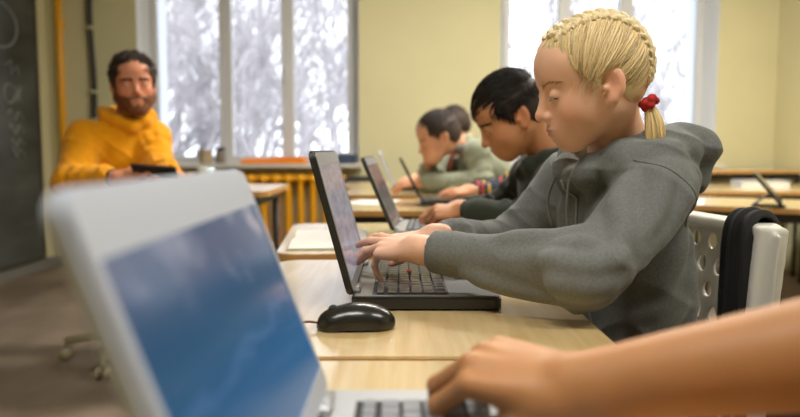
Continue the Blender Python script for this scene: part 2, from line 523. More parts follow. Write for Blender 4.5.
def short_hair(H, parent, m, n=2600, seed=1, length=.03, lift=.012, fringe=True, flow=None, hl=.0, tuft=.4, top=1.0, thick=.0013, side_len=.35):
    """short strands lying along a flow over the scalp"""
    g = np.random.default_rng(seed)
    u = g.normal(size=(n*4, 3)); u /= np.linalg.norm(u, axis=1)[:, None]
    q = hsurf(u, np.zeros(len(u)))
    ok = (q[:, 0] < hairline_x(q[:, 2])+hl) & (q[:, 2] > -.062)
    ok &= ~((q[:, 0] > -.034) & (q[:, 2] < -.026))
    ok &= ~((np.abs(q[:, 0]+.008) < .022) & (np.abs(q[:, 2]+.010) < .027))
    u = u[ok][:n]; n = len(u); q = hsurf(u, np.zeros(n))
    up = np.clip((q[:, 2]-.02)/.06, 0, 1)
    L = length*(side_len+(1-side_len)*up*top)*g.uniform(.75, 1.2, n)
    cl = np.floor((q+.3)/.018).astype(int); ck = (cl[:, 0]*73856093 ^ cl[:, 1]*19349663 ^ cl[:, 2]*83492791) % 997
    jit = np.stack([np.sin(ck*1.7), np.sin(ck*2.9), np.sin(ck*4.3)], 1)
    M = 6; P = np.zeros((n, M, 3)); P[:, 0] = q
    lf = lift*(.25+.75*up)*g.uniform(.5, 1.2, n)
    for i in range(1, M):
        f = flow(P[:, i-1])+tuft*jit+g.normal(0, .10, (n, 3))
        nrm = (P[:, i-1]-HC)/HR**2; nrm /= np.linalg.norm(nrm, axis=1)[:, None]
        f -= nrm*(f*nrm).sum(1)[:, None]; f /= np.linalg.norm(f, axis=1)[:, None]+1e-9
        p = P[:, i-1]+f*(L/(M-1))[:, None]
        t = i/(M-1); off = lf*math.sin(min(1, t*1.15)*PI*.62)+.002
        e = p-HC; k = np.sqrt(((e/(HR+off[:, None]))**2).sum(1))
        newp = HC+e/k[:, None]
        fr = (p[:, 0] > hairline_x(p[:, 2])+.004) if fringe else np.zeros(n, bool)
        newp[fr] = (p+np.array([.0015, 0, -.001]))[fr]*.5+newp[fr]*.5
        P[:, i] = newp
    rd = thick*np.linspace(1, .25, M)[None, :]*g.uniform(.8, 1.3, n)[:, None]*H.s
    V, F = strand_mesh(H.w(P), rd)
    sh = np.repeat(.65+.35*np.sin(ck*.77)+g.normal(0, .08, n), M*3)
    return mesh_obj('hair_strands', V, F, m, parent, True, colors=np.clip(np.stack([sh]*3, 1), .2, 1.3))

def wrinkles(S, a, b, ra, rb, ts, seed, rad=.0045, k=.014):
    g = np.random.default_rng(seed); a = np.array(a, float); b = np.array(b, float); ax = unit(b-a)
    u = unit(np.cross(ax, [0.3, 0.2, 1])); v = np.cross(ax, u)
    for t in ts:
        th0 = g.uniform(0, 6.28); span = g.uniform(1.6, 3.0); r = ra+(rb-ra)*t; sl = g.uniform(-.018, .018)
        pts = []
        for j in range(5):
            th = th0+span*(j/4-.5); pts.append(a+(b-a)*t+ax*sl*(j/4-.5)*2+(math.cos(th)*u+math.sin(th)*v)*(r+.001))
        for j in range(4):
            r0 = rad*(.45+.55*math.sin(PI*j/4)); r1 = rad*(.45+.55*math.sin(PI*(j+1)/4))
            S.rc(pts[j], pts[j+1], r0, r1, k)

def add_torso(S, P, g, k=.04):
    """torso from the pelvis to the shoulders; g = extra girth"""
    shL, shR = np.array(P['shL']), np.array(P['shR']); pel = np.array(P['pelvis']); nb = np.array(P['neck'])
    mid = (shL+shR)/2; up = unit(mid-pel); left = unit(shL-shR); fw = np.cross(left, up); left = np.cross(up, fw)
    Rm = np.stack([unit(fw), unit(left), up], 1); w = np.linalg.norm(shL-shR)/2; dp = P.get('depth', .085)
    L = np.linalg.norm(mid-pel); at = lambda t, f=0: pel+(mid-pel)*t+fw*f
    S.el(at(.72), (dp+g, w*.92+g, L*.36), Rm, k)
    S.el(at(.40), (dp*.95+g, w*.86+g, L*.36), Rm, k)
    S.el(at(.08), (dp*1.05+g, w*.92+g, L*.26), Rm, k)
    sr = P.get('shr', .040)+g
    for sh in (shL, shR): S.rc(at(.97)*.55+sh*.45, sh, sr*1.05, sr, k)
    S.rc(at(.90), nb, .055+g, .045+g*.5, k)
    return Rm, at, w, dp

def cloth_disp(P, amp, seed):
    g = np.random.default_rng(seed); w1 = waves(seed, 1.0, 14, 34, 5); w2 = waves(seed+50, 1.0, 60, 130, 6); w3 = waves(seed+70, 1.0, 10, 22, 4)
    segs = []
    for sd in 'LR':
        sh, el_, wr = [np.array(P[x+sd], float) for x in ('sh', 'el', 'wr')]
        segs.append((sh, el_, .62, 1.0, g.uniform(0, 6))); segs.append((el_, wr, .12, .80, g.uniform(0, 6)))
    obl = [unit(g.normal(size=3)) for _ in range(4)]
    dg = unit(g.normal(size=3)*np.array((.5, .5, .35))+np.array((.25, .1, .9)))
    def fn(p):
        a = w1(p); d = amp*.8*a+amp*.20*w2(p)
        for i, (s0, s1, c0, c1, ph) in enumerate(segs):
            ax = s1-s0; L = np.linalg.norm(ax); ax = ax/L; s_ = (p-s0)@ax/L; q = p-s0-np.outer(np.clip(s_, 0, 1)*L, ax); r = np.sqrt((q*q).sum(1))
            m = np.exp(-(np.maximum(r-.055, 0)/.02)**2)*(s_ > -.2)*(s_ < 1.1)
            m = m*(np.exp(-((s_-c0)/.40)**2)+.9*np.exp(-((s_-c1)/.24)**2)*(1 if i % 2 == 0 else .8))
            fo = 1-np.abs(np.sin(s_*L*PI/.046+ph+2.4*a+1.6*w3(p)+q@obl[i]*38))
            d = d-amp*1.55*m*(fo**2.4-.25)*np.clip(.75+.6*w3(p[:, ::-1]+.7), 0, 1.3)
        fo = 1-np.abs(np.sin((p@dg)*PI/.075+1.7*w3(p)+.8*a))
        return d-amp*1.1*(fo**2.5-.25)
    return fn

def person(name_label, base, P, H, col, child=True, lid=0.0, res=.0026, gcol=None, garment_name='hoodie', m_garment=None, m_trouser=None,
           m_shoe=None, gres=.0045, hood=None, folds=7, seed=1, cuff=True, group=None, hand_s=.82, handL=None, handR=None, lips=(.62, .22, .17), legs=True, fold_amp=.0022, hair_m=None, extra=None, cat='person', neck_r=.046, ck=.6):
    """body (one continuous surface), garment, trousers and shoes under one Empty"""
    root = empty('person', base, name_label, cat, group); B = np.array(base, float)
    T = lambda V: V-B
    S = Shape(); add_head(S, H, child, lid)
    nb = np.array(P['neck'])
    S.rc(H.w((-.022, 0, -.045)), nb, neck_r*H.s, neck_r*1.05, .025)
    add_torso(S, P, -.012)
    ar = P.get('arm', (.036, .031, .023))
    for sd in 'LR':
        S.rc(P['sh'+sd], P['el'+sd], ar[0]*.95, ar[1]*.9, .02); S.rc(P['el'+sd], P['wr'+sd], ar[1]*.9, ar[2]*.98, .012)
    tips = []
    for sd, hd in (('L', handL), ('R', handR)):
        hk = dict(hd); tips += add_hand(S, P['wr'+sd], hk.pop('dir'), hk.pop('dorsal'), 1 if sd == 'R' else -1, hand_s, wr=ar[2]/hand_s*.95, **hk)
    V, F = S.mesh(res)
    C = head_tint(H, col, lips, ck=ck)(V)
    C = knuckle_tint(tips, col)(V, C)
    body = mesh_obj('body', T(V), F, M_SKIN, root, True, colors=C)
    # garment
    G = Shape(); Rm, at, w, dp = add_torso(G, P, .010 if child else .016)
    gr = P.get('sleeve', (.054, .046, .035))
    for i, sd in enumerate('LR'):
        sh, e, wq = [np.array(P[x+sd], float) for x in ('sh', 'el', 'wr')]
        G.rc(sh, e, gr[0], gr[1], .03); G.sp(e, gr[1]*1.02, .02)
        d = unit(wq-e); ce = wq-d*.018
        G.rc(e, ce-d*.03, gr[1], gr[2], .018); G.rc(ce-d*.05, ce-d*.03, gr[2]*1.06, gr[2]*1.08, .012)
        if cuff: G.rc(ce-d*.026, ce, gr[2]*.88, gr[2]*.84, .006)
        if folds:
            wrinkles(G, sh, e, gr[0], gr[1], np.linspace(.25, .95, folds), seed*10+i, .006, .02)
            wrinkles(G, e, ce, gr[1], gr[2], np.linspace(.05, .8, folds), seed*10+5+i, .0055, .018)
    if hood: hood(G)
    else:
        G.rc(nb-unit(nb-at(.9))*.02, nb+unit(nb-at(.9))*.012, .058, .053, .02)
    # openings for the neck and the wrists
    up = unit(H.w((-.02, 0, -.04))-nb)
    G.rc(nb+up*.002, nb+up*.08, neck_r*1.1, neck_r*1.2, .008, 's')
    for sd in 'LR':
        e, wq = np.array(P['el'+sd], float), np.array(P['wr'+sd], float); d = unit(wq-e)
        G.rc(wq-d*.026, wq+d*.03, ar[2]*1.1, ar[2]*1.1, .003, 's')
    if extra: extra(G)
    if fold_amp:
        G.disp = cloth_disp(P, fold_amp, seed)
    V, F = G.mesh(gres); gar = mesh_obj(garment_name, T(V), F, m_garment, root)
    # trousers and shoes
    if legs:
        K = Shape(); pel = np.array(P['pelvis'])
        K.el(pel-np.array((0, 0, .03)), (P.get('depth', .085)+.025, w*.92+.005, .10), np.stack([Rm[:, 0], Rm[:, 1], np.array((0, 0, 1))], 1) if False else Rm, .03)
        for sd in 'LR':
            hp, kn, an = [np.array(P[x+sd], float) for x in ('hip', 'knee', 'ank')]
            K.rc(hp, kn, .070, .052, .03); K.rc(kn, an+np.array((0, 0, .02)), .050, .036, .02)
        w3 = waves(seed+9, .003, 25, 60); K.disp = w3
        V, F = K.mesh(.007); mesh_obj('trousers', T(V), F, m_trouser, root)
        for sd in 'LR':
            an, td = np.array(P['ank'+sd], float), unit(np.array(P.get('toe', (-1, 0, 0)), float))
            Q = Shape(); a = np.array((an[0], an[1], .040))
            Q.rc(a-td*.03, a+td*.055+np.array((0, 0, -.004)), .036, .033, .02); Q.rc(a+td*.05+np.array((0, 0, -.006)), a+td*.12+np.array((0, 0, -.010)), .032, .027, .02)
            Q.rc(a-td*.02, an+np.array((0, 0, .0)), .036, .036, .02); Q.cut(lambda p: .004-p[:, 2])
            V, F = Q.mesh(.006); mesh_obj('shoe', T(V), F, m_shoe, root)
    return root, S, G, T

def reparent(o, root):
    if isinstance(o, list): return [reparent(x, root) for x in o]
    """keep world place when geometry was built in world coordinates"""
    o.parent = root; o.location = tuple(-np.array(root.location)); return o
# ---------------------------------------------------------------- the classroom
YW = 5.75                      # inner face of the window wall
XL, XR, YF, ZC = -2.86, 3.06, -2.6, 2.95
m_wall = mat('wall_paint', srgb(208, 201, 160), .85, var=.06, vscale=2.5, bump=.15, bscale=120)
m_wall_l = m_wall
m_ceil = mat('ceiling_paint', srgb(225, 222, 210), .9)
m_floor = mat('floor_concrete', srgb(150, 132, 112), .55, vscale=2.2, col2=srgb(98, 84, 70), bump=.1, bscale=40, stretch=(1, .6, 1), detail=8)
m_reveal = mat('reveal_white', srgb(226, 230, 236), .7)
m_pvc = mat('window_plastic', srgb(205, 206, 208), .4)
m_sillm = mat('sill_white', srgb(205, 200, 190), .4)

def struct(o): o['kind'] = 'structure'; return o

fl = struct(bx('floor', (0.1, 1.6, -.05), (6.2, 8.8, .1), m_floor))
struct(bx('ceiling', (0.1, 1.6, ZC+.05), (6.2, 8.8, .1), m_ceil))
struct(bx('wall_left', (XL-.05, 1.6, ZC/2), (.1, 8.8, ZC), m_wall))
struct(bx('wall_right', (XR+.05, 1.6, ZC/2), (.1, 8.8, ZC), m_wall))
struct(bx('wall_front', (.1, YF-.05, ZC/2), (6.2, .1, ZC), m_wall))
# window wall: piers between splayed openings
WIN = [(-2.125, -.335), (.812, 2.575)]; ZS, ZT, DP, SP = .835, 2.55, .42, .10
bm = bmesh.new()
def quad(*p): bm.faces.new([bm.verts.new(q) for q in p])
xs = [XL, WIN[0][0], WIN[0][1], WIN[1][0], WIN[1][1], XR]
for i in (0, 2, 4): quad((xs[i], YW, 0), (xs[i+1], YW, 0), (xs[i+1], YW, ZC), (xs[i], YW, ZC))
for a, b in WIN:
    quad((a, YW, 0), (b, YW, 0), (b, YW, ZS), (a, YW, ZS)); quad((a, YW, ZT), (b, YW, ZT), (b, YW, ZC), (a, YW, ZC))
w = struct(bm_obj('wall_back', bm, m_wall))
for n, (a, b) in enumerate(WIN):
    wn = empty('window_%d' % (n+1), ((a+b)/2, YW+.2, ZS)); wn['kind'] = 'structure'
    c = ((a+b)/2, YW+.2, ZS)
    bm = bmesh.new(); y2 = YW+DP
    quad((a, YW, ZS), (a, YW, ZT), (a+SP, y2, ZT), (a+SP, y2, ZS)); quad((b, YW, ZS), (b, YW, ZT), (b-SP, y2, ZT), (b-SP, y2, ZS))
    quad((a, YW, ZT), (b, YW, ZT), (b-SP, y2, ZT-.03), (a+SP, y2, ZT-.03)); quad((a, YW, ZS-.02), (b, YW, ZS-.02), (b-SP, y2, ZS-.02), (a+SP, y2, ZS-.02))
    reparent(bm_obj('reveal', bm, m_reveal), wn)
    yf = YW+.20; x0, x1 = a+SP*.45, b-SP*.45; wd = x1-x0
    bm = bmesh.new()
    box(bm, ((x0+x1)/2, yf, ZS+.03), (wd, .07, .07), .006); box(bm, ((x0+x1)/2, yf, ZT-.04), (wd, .07, .07), .006)
    for x in (x0+.03, x1-.03): box(bm, (x, yf, (ZS+ZT)/2), (.06, .07, ZT-ZS), .006)
    mul = (-1.455, -.935) if n == 0 else (1.365, 1.885)
    for x in mul: box(bm, (x, yf, (ZS+ZT)/2), (.105, .075, ZT-ZS), .008)
    reparent(bm_obj('window_frame', bm, m_pvc), wn)
    gx = [x0, *mul, x1]
    mg = bpy.data.materials.get('window_glass')
    if not mg:
        mg = bpy.data.materials.new('window_glass'); mg.use_nodes = True; nt = mg.node_tree; nt.nodes.clear()
        o_ = nt.nodes.new('ShaderNodeOutputMaterial'); mx = nt.nodes.new('ShaderNodeMixShader'); tr = nt.nodes.new('ShaderNodeBsdfTransparent'); gl = nt.nodes.new('ShaderNodeBsdfGlossy'); fr = nt.nodes.new('ShaderNodeFresnel')
        tr.inputs[0].default_value = (.95, .96, .97, 1); gl.inputs['Roughness'].default_value = .02; fr.inputs[0].default_value = 1.25
        nt.links.new(fr.outputs[0], mx.inputs[0]); nt.links.new(tr.outputs[0], mx.inputs[1]); nt.links.new(gl.outputs[0], mx.inputs[2]); nt.links.new(mx.outputs[0], o_.inputs[0])
    for i in range(3):
        reparent(bx('pane', ((gx[i]+gx[i+1])/2, yf, (ZS+ZT)/2), (gx[i+1]-gx[i]-.04, .006, ZT-ZS-.06), mg), wn)
    for x in (mul[1]-.02,) if n == 0 else (mul[0]+.02,):
        bm = bmesh.new(); box(bm, (x, yf-.045, 1.62), (.03, .02, .06), .004); box(bm, (x, yf-.06, 1.58), (.018, .018, .12), .005)
        reparent(bm_obj('handle', bm, m_pvc), wn)
    reparent(bx('window_sill', ((a+b)/2, YW+.02, ZS-.012), (b-a+.06, .34, .032), m_sillm, bev=.006), wn)
struct(bx('baseboard_left', (XL+.008, 1.6, .04), (.016, 8.7, .08), mat('baseboard_grey', srgb(120, 118, 112), .5)))
struct(bx('baseboard_back', (.1, YW-.008, .04), (5.9, .016, .08), bpy.data.materials['baseboard_grey']))

# outside: snow and bare trees
m_snow = mat('snow', srgb(235, 238, 242), .9, var=.12, vscale=.8)
sn = bx('ground', (0, 26, -3.4), (90, 40, .2), m_snow); struct(sn)
m_bark = mat('bark', srgb(186, 179, 182), .9, var=.3, vscale=6)
def tree(loc, h, seed, lean=0.0):
    g = random.Random(seed); items = []
    def grow(p, d, L, r, lv):
        n = 4; pts = [p]; q = p.copy(); dd = d.copy()
        for i in range(n):
            dd = (dd+Vector((g.uniform(-.16, .16), g.uniform(-.16, .16), g.uniform(-.05, .10)))).normalized(); q = q+dd*(L/n); pts.append(q.copy())
        items.append((pts, [r*(1-.5*i/n) for i in range(n+1)]))
        if lv == 0: return
        for j in range(5 if lv > 1 else 6):
            t = g.uniform(.25, 1); b = pts[min(n, 1+int(t*n))]
            nd = (dd+Vector((g.uniform(-1, 1), g.uniform(-1, 1), g.uniform(-.25, .7)))*.95).normalized()
            grow(b, nd, L*g.uniform(.45, .68), r*.48, lv-1)
    root = empty('bare_tree', loc, 'bare grey winter tree outside behind the window panes', 'tree', 'bare trees outside the windows')
    grow(Vector((0, 0, 0)), Vector((lean, 0, 1)), h*.6, h*.017, 4)
    tubes('branches', items[1:], m_bark, root, 3); tubes('trunk', items[:1], m_bark, root, 8)
    return root
t1 = tree((-4.6, 12.2, -3.3), 8.0, 3); t2 = tree((-2.1, 13.0, -3.3), 8.5, 8, .05); 
for i, (x, y, rz, s) in enumerate([(-3.3, 15.5, 1.2, 1.1), (-5.8, 16, 2.6, 1.15), (2.6, 12.6, .9, .95), (4.6, 13.5, 3.0, 1.05), (6.6, 16, 4.4, 1.1), (3.4, 17.5, 5.1, 1.2), (-1.5, 19, 5.5, 1.25), (-4.4, 19.5, .3, 1.3), (-3.6, 11.0, 4.0, .9), (-5.6, 13.4, 5.2, 1.0), (-4.1, 13.6, 2.2, 1.05), (-5.0, 17.6, 3.7, 1.2), (-6.6, 18.5, .8, 1.25)]):
    c = copy_tree(t1 if i % 2 else t2); c.location = (x, y, -3.3); c.rotation_euler = (0, 0, rz); c.scale = (s,)*3

# chalkboard on the left wall
cb = empty('chalkboard', (XL, 4.2, .2), 'black chalkboard with white chalk writing on the wall beside the yellow pipe', 'chalkboard')
m_slate = mat('slate', srgb(44, 47, 46), .45, vscale=3.0, col2=srgb(84, 88, 86), stretch=(1, .5, 1.6), detail=6)
reparent(bx('board', (XL+.012, 3.62, 1.32), (.024, 3.80, 2.40), m_slate), cb)
m_bf = mat('board_frame', srgb(70, 66, 54), .5)
bm = bmesh.new()
for z in (.105, 2.535): box(bm, (XL+.016, 3.62, z), (.034, 3.86, .03), .004)
for y in (1.70, 5.54): box(bm, (XL+.016, y, 1.32), (.034, .03, 2.46), .004)
reparent(bm_obj('frame', bm, m_bf), cb)
m_chalk = mat('chalk', srgb(150, 153, 150), .95, var=.35, vscale=60)
def wy(y, z): return (XL+.026, y+.17, z)
ch = []
def arc(cy, cz, ry, rz_, a0, a1, n=14): return [wy(cy+ry*math.cos(R(a0+(a1-a0)*i/(n-1))), cz+rz_*math.sin(R(a0+(a1-a0)*i/(n-1)))) for i in range(n)]
ch.append(([wy(4.70, 1.99)]+arc(4.86, 1.84, .24, .16, 90, -90)+[wy(4.70, 1.70)], .007))
ch.append(([wy(4.92, 1.56), wy(5.00, 1.60), wy(4.99, 1.50), wy(5.08, 1.57), wy(5.10, 1.50)], .006))
ch.append((arc(4.96, 1.36, .07, .07, 40, 320)+[wy(5.06, 1.38)], .006)); ch.append(([wy(5.05, 1.42), wy(5.12, 1.30)], .006)); ch.append(([wy(5.12, 1.42), wy(5.05, 1.30)], .006))
for k, z in enumerate((1.20, 1.10, 1.0, .93)):
    ch.append((smooth_path([wy(4.92+.03*k, z), wy(4.97, z+.04), wy(5.02, z-.03), wy(5.07, z+.03), wy(5.14, z-.02)], 16), .005))
for y in (3.9, 4.2, 4.45): ch.append((smooth_path([wy(y, 1.5), wy(y+.08, 1.56), wy(y+.1, 1.44), wy(y+.18, 1.5)], 12), .006))
for q_ in ch: reparent(tubes('chalk_stroke', [q_], m_chalk, None, 5), cb)

# pipe and cable in the corner
m_yel = mat('yellow_paint', srgb(226, 160, 24), .4)
p = empty('gas_pipe', (-2.735, YW-.035, 0), 'yellow painted gas pipe running up the wall by the chalkboard', 'pipe')
tube('pipe', [(0, 0, 0), (0, 0, 1.5), (0, 0, ZC)], .028, m_yel, p, 14)
for z in (.5, 1.95): bx('bracket', (0, .02, z), (.075, .03, .03), m_yel, p, .003)
cbl = empty('cable', (-2.485, YW-.012, 0), 'black cable clipped to the wall between yellow pipe and window', 'cable')
cp = smooth_path([(0, 0, 0), (.004, 0, .6), (-.006, 0, 1.1), (.006, 0, 1.5), (-.012, 0, 2.0), (.0, 0, 2.5), (-.015, 0, ZC)], 40)
tube('cord', cp, .024, mat('cable_black', srgb(40, 40, 34), .5), cbl, 8)
m_clip = mat('clip', srgb(205, 196, 160), .5)
for z in (.7, 1.19, 1.42, 1.93, 2.5): bx('clip', (float(np.interp(z, cp[:, 2], cp[:, 0])), -.012, z), (.06, .035, .022), m_clip, cbl, .004)

# radiator
rad = empty('radiator', (-1.2, YW-.09, 0), 'mustard yellow cast iron radiator under the window sill', 'radiator')
m_rad = mat('radiator_paint', srgb(232, 164, 18), .35)
def rad_section():
    S = Shape()
    for y in (-.045, .045): S.rc((0, y, .17), (0, y, .715), .021, .021, .01)
    for z in (.165, .72): S.rc((0, -.05, z), (0, .05, z), .036, .036, .015)
    S.rc((-.049, 0, .165), (.049, 0, .165), .026, .026, .006); S.rc((-.049, 0, .72), (.049, 0, .72), .026, .026, .006)
    return S.mesh(.008)
V, F = rad_section()
s0 = mesh_obj('section', V, F, m_rad, rad); s0.location = (-.70, 0, 0)
for i in range(1, 15):
    c = s0.copy(); COL.objects.link(c); c.parent = rad; c.location = (-.70+i*.1, 0, 0)
for x in (-.68, .68):
    bx('bracket', (x, .045, .09), (.03, .03, .18), m_rad, rad)
tube('supply_pipe', [(.72, 0, .72), (.86, 0, .72), (.9, .0, .70), (.9, 0, .0)], .018, m_rad, rad, 10)

# things on the sill (its top is at .839)
zs = ZS+.005
c = empty('cup', (-1.585, YW-.03, zs), 'beige paper cup on the sill beside the dark jar', 'cup')
lathe('cup_body', [(.045, 0), (.048, .01), (.058, .11), (.060, .112), (.055, .112), (.044, .02)], mat('paper_beige', srgb(190, 168, 140), .7), c)
c = empty('jar', (-1.465, YW-.02, zs), 'brown grey jar with dark lid on the sill', 'jar')
lathe('jar_body', [(.036, 0), (.04, .006), (.04, .09), (.034, .105)], mat('jar_brown', srgb(130, 118, 108), .3), c); lathe('lid', [(.038, .105), (.038, .135), (.0, .136)], mat('lid_dark', srgb(60, 52, 50), .4), c)
tr = empty('plastic_tray', (-1.02, YW-.03, zs), 'translucent orange plastic tray lying along the window sill', 'tray')
m_or = mat('orange_plastic', srgb(255, 150, 50), .3); pass
bm = bmesh.new(); box(bm, (0, 0, .008), (.52, .20, .014), .004); box(bm, (0, -.095, .018), (.52, .012, .03), .004); box(bm, (0, .095, .022), (.52, .012, .04), .004)
for x in (-.255, .255): box(bm, (x, 0, .018), (.012, .2, .03), .004)
bm_obj('tray_body', bm, m_or, tr); bx('tray_lid', (.12, 0, .045), (.26, .17, .02), m_or, tr, .005)
bxx = empty('storage_box', (-.435, YW-.02, zs), 'small dark blue box with white lid at the end of the sill', 'box')
bx('box_body', (0, 0, .04), (.15, .12, .08), mat('box_blue', srgb(52, 66, 92), .5), bxx, .006); bx('lid', (0, 0, .086), (.156, .126, .016), mat('box_lid', srgb(205, 210, 214), .4), bxx, .005)
sp = empty('dark_box', (-.33, YW-.16, 0), 'tall black box with a door against the wall beside the radiator', 'cabinet')  # black box filling the dark area at the end of the radiator
bx('dark_box_body', (0, 0, .37), (.20, .22, .74), mat('black_laminate', srgb(38, 36, 34), .5), sp, .006); bx('door', (0, -.114, .37), (.18, .012, .70), bpy.data.materials['black_laminate'], sp, .004)
tube('door_handle', [(.07, -.118, .5), (.07, -.135, .5), (.07, -.135, .6), (.07, -.118, .6)], .005, m_pvc, sp)

# ---------------------------------------------------------------- tables
def wood_mat():
    m = bpy.data.materials.new('maple_laminate'); m.use_nodes = True; nt = m.node_tree; N = nt.nodes; L = nt.links; b = N['Principled BSDF']
    t = N.new('ShaderNodeTexCoord'); mp = N.new('ShaderNodeMapping'); mp.inputs['Scale'].default_value = (1, .07, 1); L.new(t.outputs['Object'], mp.inputs['Vector'])
    n = N.new('ShaderNodeTexNoise'); n.inputs['Scale'].default_value = 55; n.inputs['Detail'].default_value = 6; n.inputs['Distortion'].default_value = .6; L.new(mp.outputs[0], n.inputs['Vector'])
    n2 = N.new('ShaderNodeTexNoise'); n2.inputs['Scale'].default_value = 260; L.new(mp.outputs[0], n2.inputs['Vector'])
    r = N.new('ShaderNodeValToRGB'); r.color_ramp.elements[0].position = .3; r.color_ramp.elements[0].color = (*srgb(216, 182, 120), 1); r.color_ramp.elements[1].position = .7; r.color_ramp.elements[1].color = (*srgb(236, 210, 158), 1)
    L.new(n.outputs['Fac'], r.inputs[0]); mx = N.new('ShaderNodeMix'); mx.data_type = 'RGBA'; mx.blend_type = 'MULTIPLY'; mx.inputs['Factor'].default_value = .18
    L.new(r.outputs[0], mx.inputs['A']); L.new(n2.outputs['Color'], mx.inputs['B']); L.new(mx.outputs['Result'], b.inputs['Base Color'])
    b.inputs['Coat Weight'].default_value = 1.0; b.inputs['Coat Roughness'].default_value = .16; b.inputs['Coat IOR'].default_value = 1.7; b.inputs['Roughness'].default_value = .3; b.inputs['Specular IOR Level'].default_value = .7
    return m
m_wood = wood_mat(); m_edge = mat('beech_edge', srgb(196, 146, 82), .45, var=.15, vscale=30)
m_steel = mat('steel_grey', srgb(58, 58, 58), .4, .4); m_chrome = mat('chrome', srgb(190, 190, 190), .25, .9); m_rubber = mat('rubber', (.02, .02, .02), .7)
def table(name, label, c, w, d, z, rz=0.0, r=.055, leg_m=None, group=None):
    t = empty(name, (c[0], c[1], 0), label, 'table' if name != 'teacher_desk' else 'desk', group, R(rz)); lm = leg_m or m_steel
    pts = rrect(-w/2, w/2, -d/2, d/2, r)
    bm = bmesh.new(); plate_bm(bm, pts, z-.0215, z, .002); bm_obj('tabletop', bm, m_wood, t)
    bm = bmesh.new(); o = rrect(-w/2-.0015, w/2+.0015, -d/2-.0015, d/2+.0015, r+.0015)
    n = len(o); A = [bm.verts.new((x, y, z-.023)) for x, y in o]; B_ = [bm.verts.new((x, y, z-.0025)) for x, y in o]
    for i in range(n): bm.faces.new((A[i], A[(i+1) % n], B_[(i+1) % n], B_[i]))
    bm.faces.new(A[::-1]); bm_obj('edge_band', bm, m_edge, t)
    ix, iy = w/2-.06, d/2-.06
    bm = bmesh.new()
    for y in (-iy, iy): box(bm, (0, y, z-.045), (2*ix, .025, .04), .003)
    for x in (-ix, ix): box(bm, (x, 0, z-.045), (.025, 2*iy, .04), .003)
    bm_obj('apron_frame', bm, lm, t)
    for x in (-ix, ix):
        for y in (-iy, iy):
            l = tube('leg', [(x, y, 0.01), (x, y, z-.03)], .014, lm, t, 10); lathe('foot_cap', [(.017, 0), (.018, .004), (.018, .03), (.015, .034)], m_rubber, l, 12, (x, y, 0))
    return t
TZ = .71
table('school_table', 'pale maple table under the nearest white laptop', (.015, .435), .49, .70, TZ)
table('school_table', 'pale maple table with the black laptop and mouse in front of the girl', (.003, 1.160), .532, .725, TZ)
table('school_table', 'pale maple table with the open notebook in front of the boy in dark green', (-.02, 1.965), .60, .68, TZ, 5)
table('school_table', 'pale maple table with the dark laptop and loose papers behind the dark green boy', (.07, 3.105), .62, .68, TZ, 0)
table('school_table', 'pale maple table with the white laptop near the window', (.09, 3.86), .76, .72, .725)
table('school_table', 'pale maple table at the end of the row closest to the radiator', (-.02, 4.72), .72, .70, .72)
table('school_table', 'pale maple table with the propped tablet behind the white chair', (1.40, 3.34), 1.15, .62, TZ, -30)
table('school_table', 'pale maple table by the wall behind the tablet table', (2.35, 4.55), 1.1, 1.0, TZ, -4)
table('school_table', 'wooden topped table pushed against the window wall at the right', (2.60, 5.42), .86, .5, .80, 0)
table('teacher_desk', 'narrow pale desk beside the man in yellow', (-.735, 3.10), .40, .62, .785, 0)
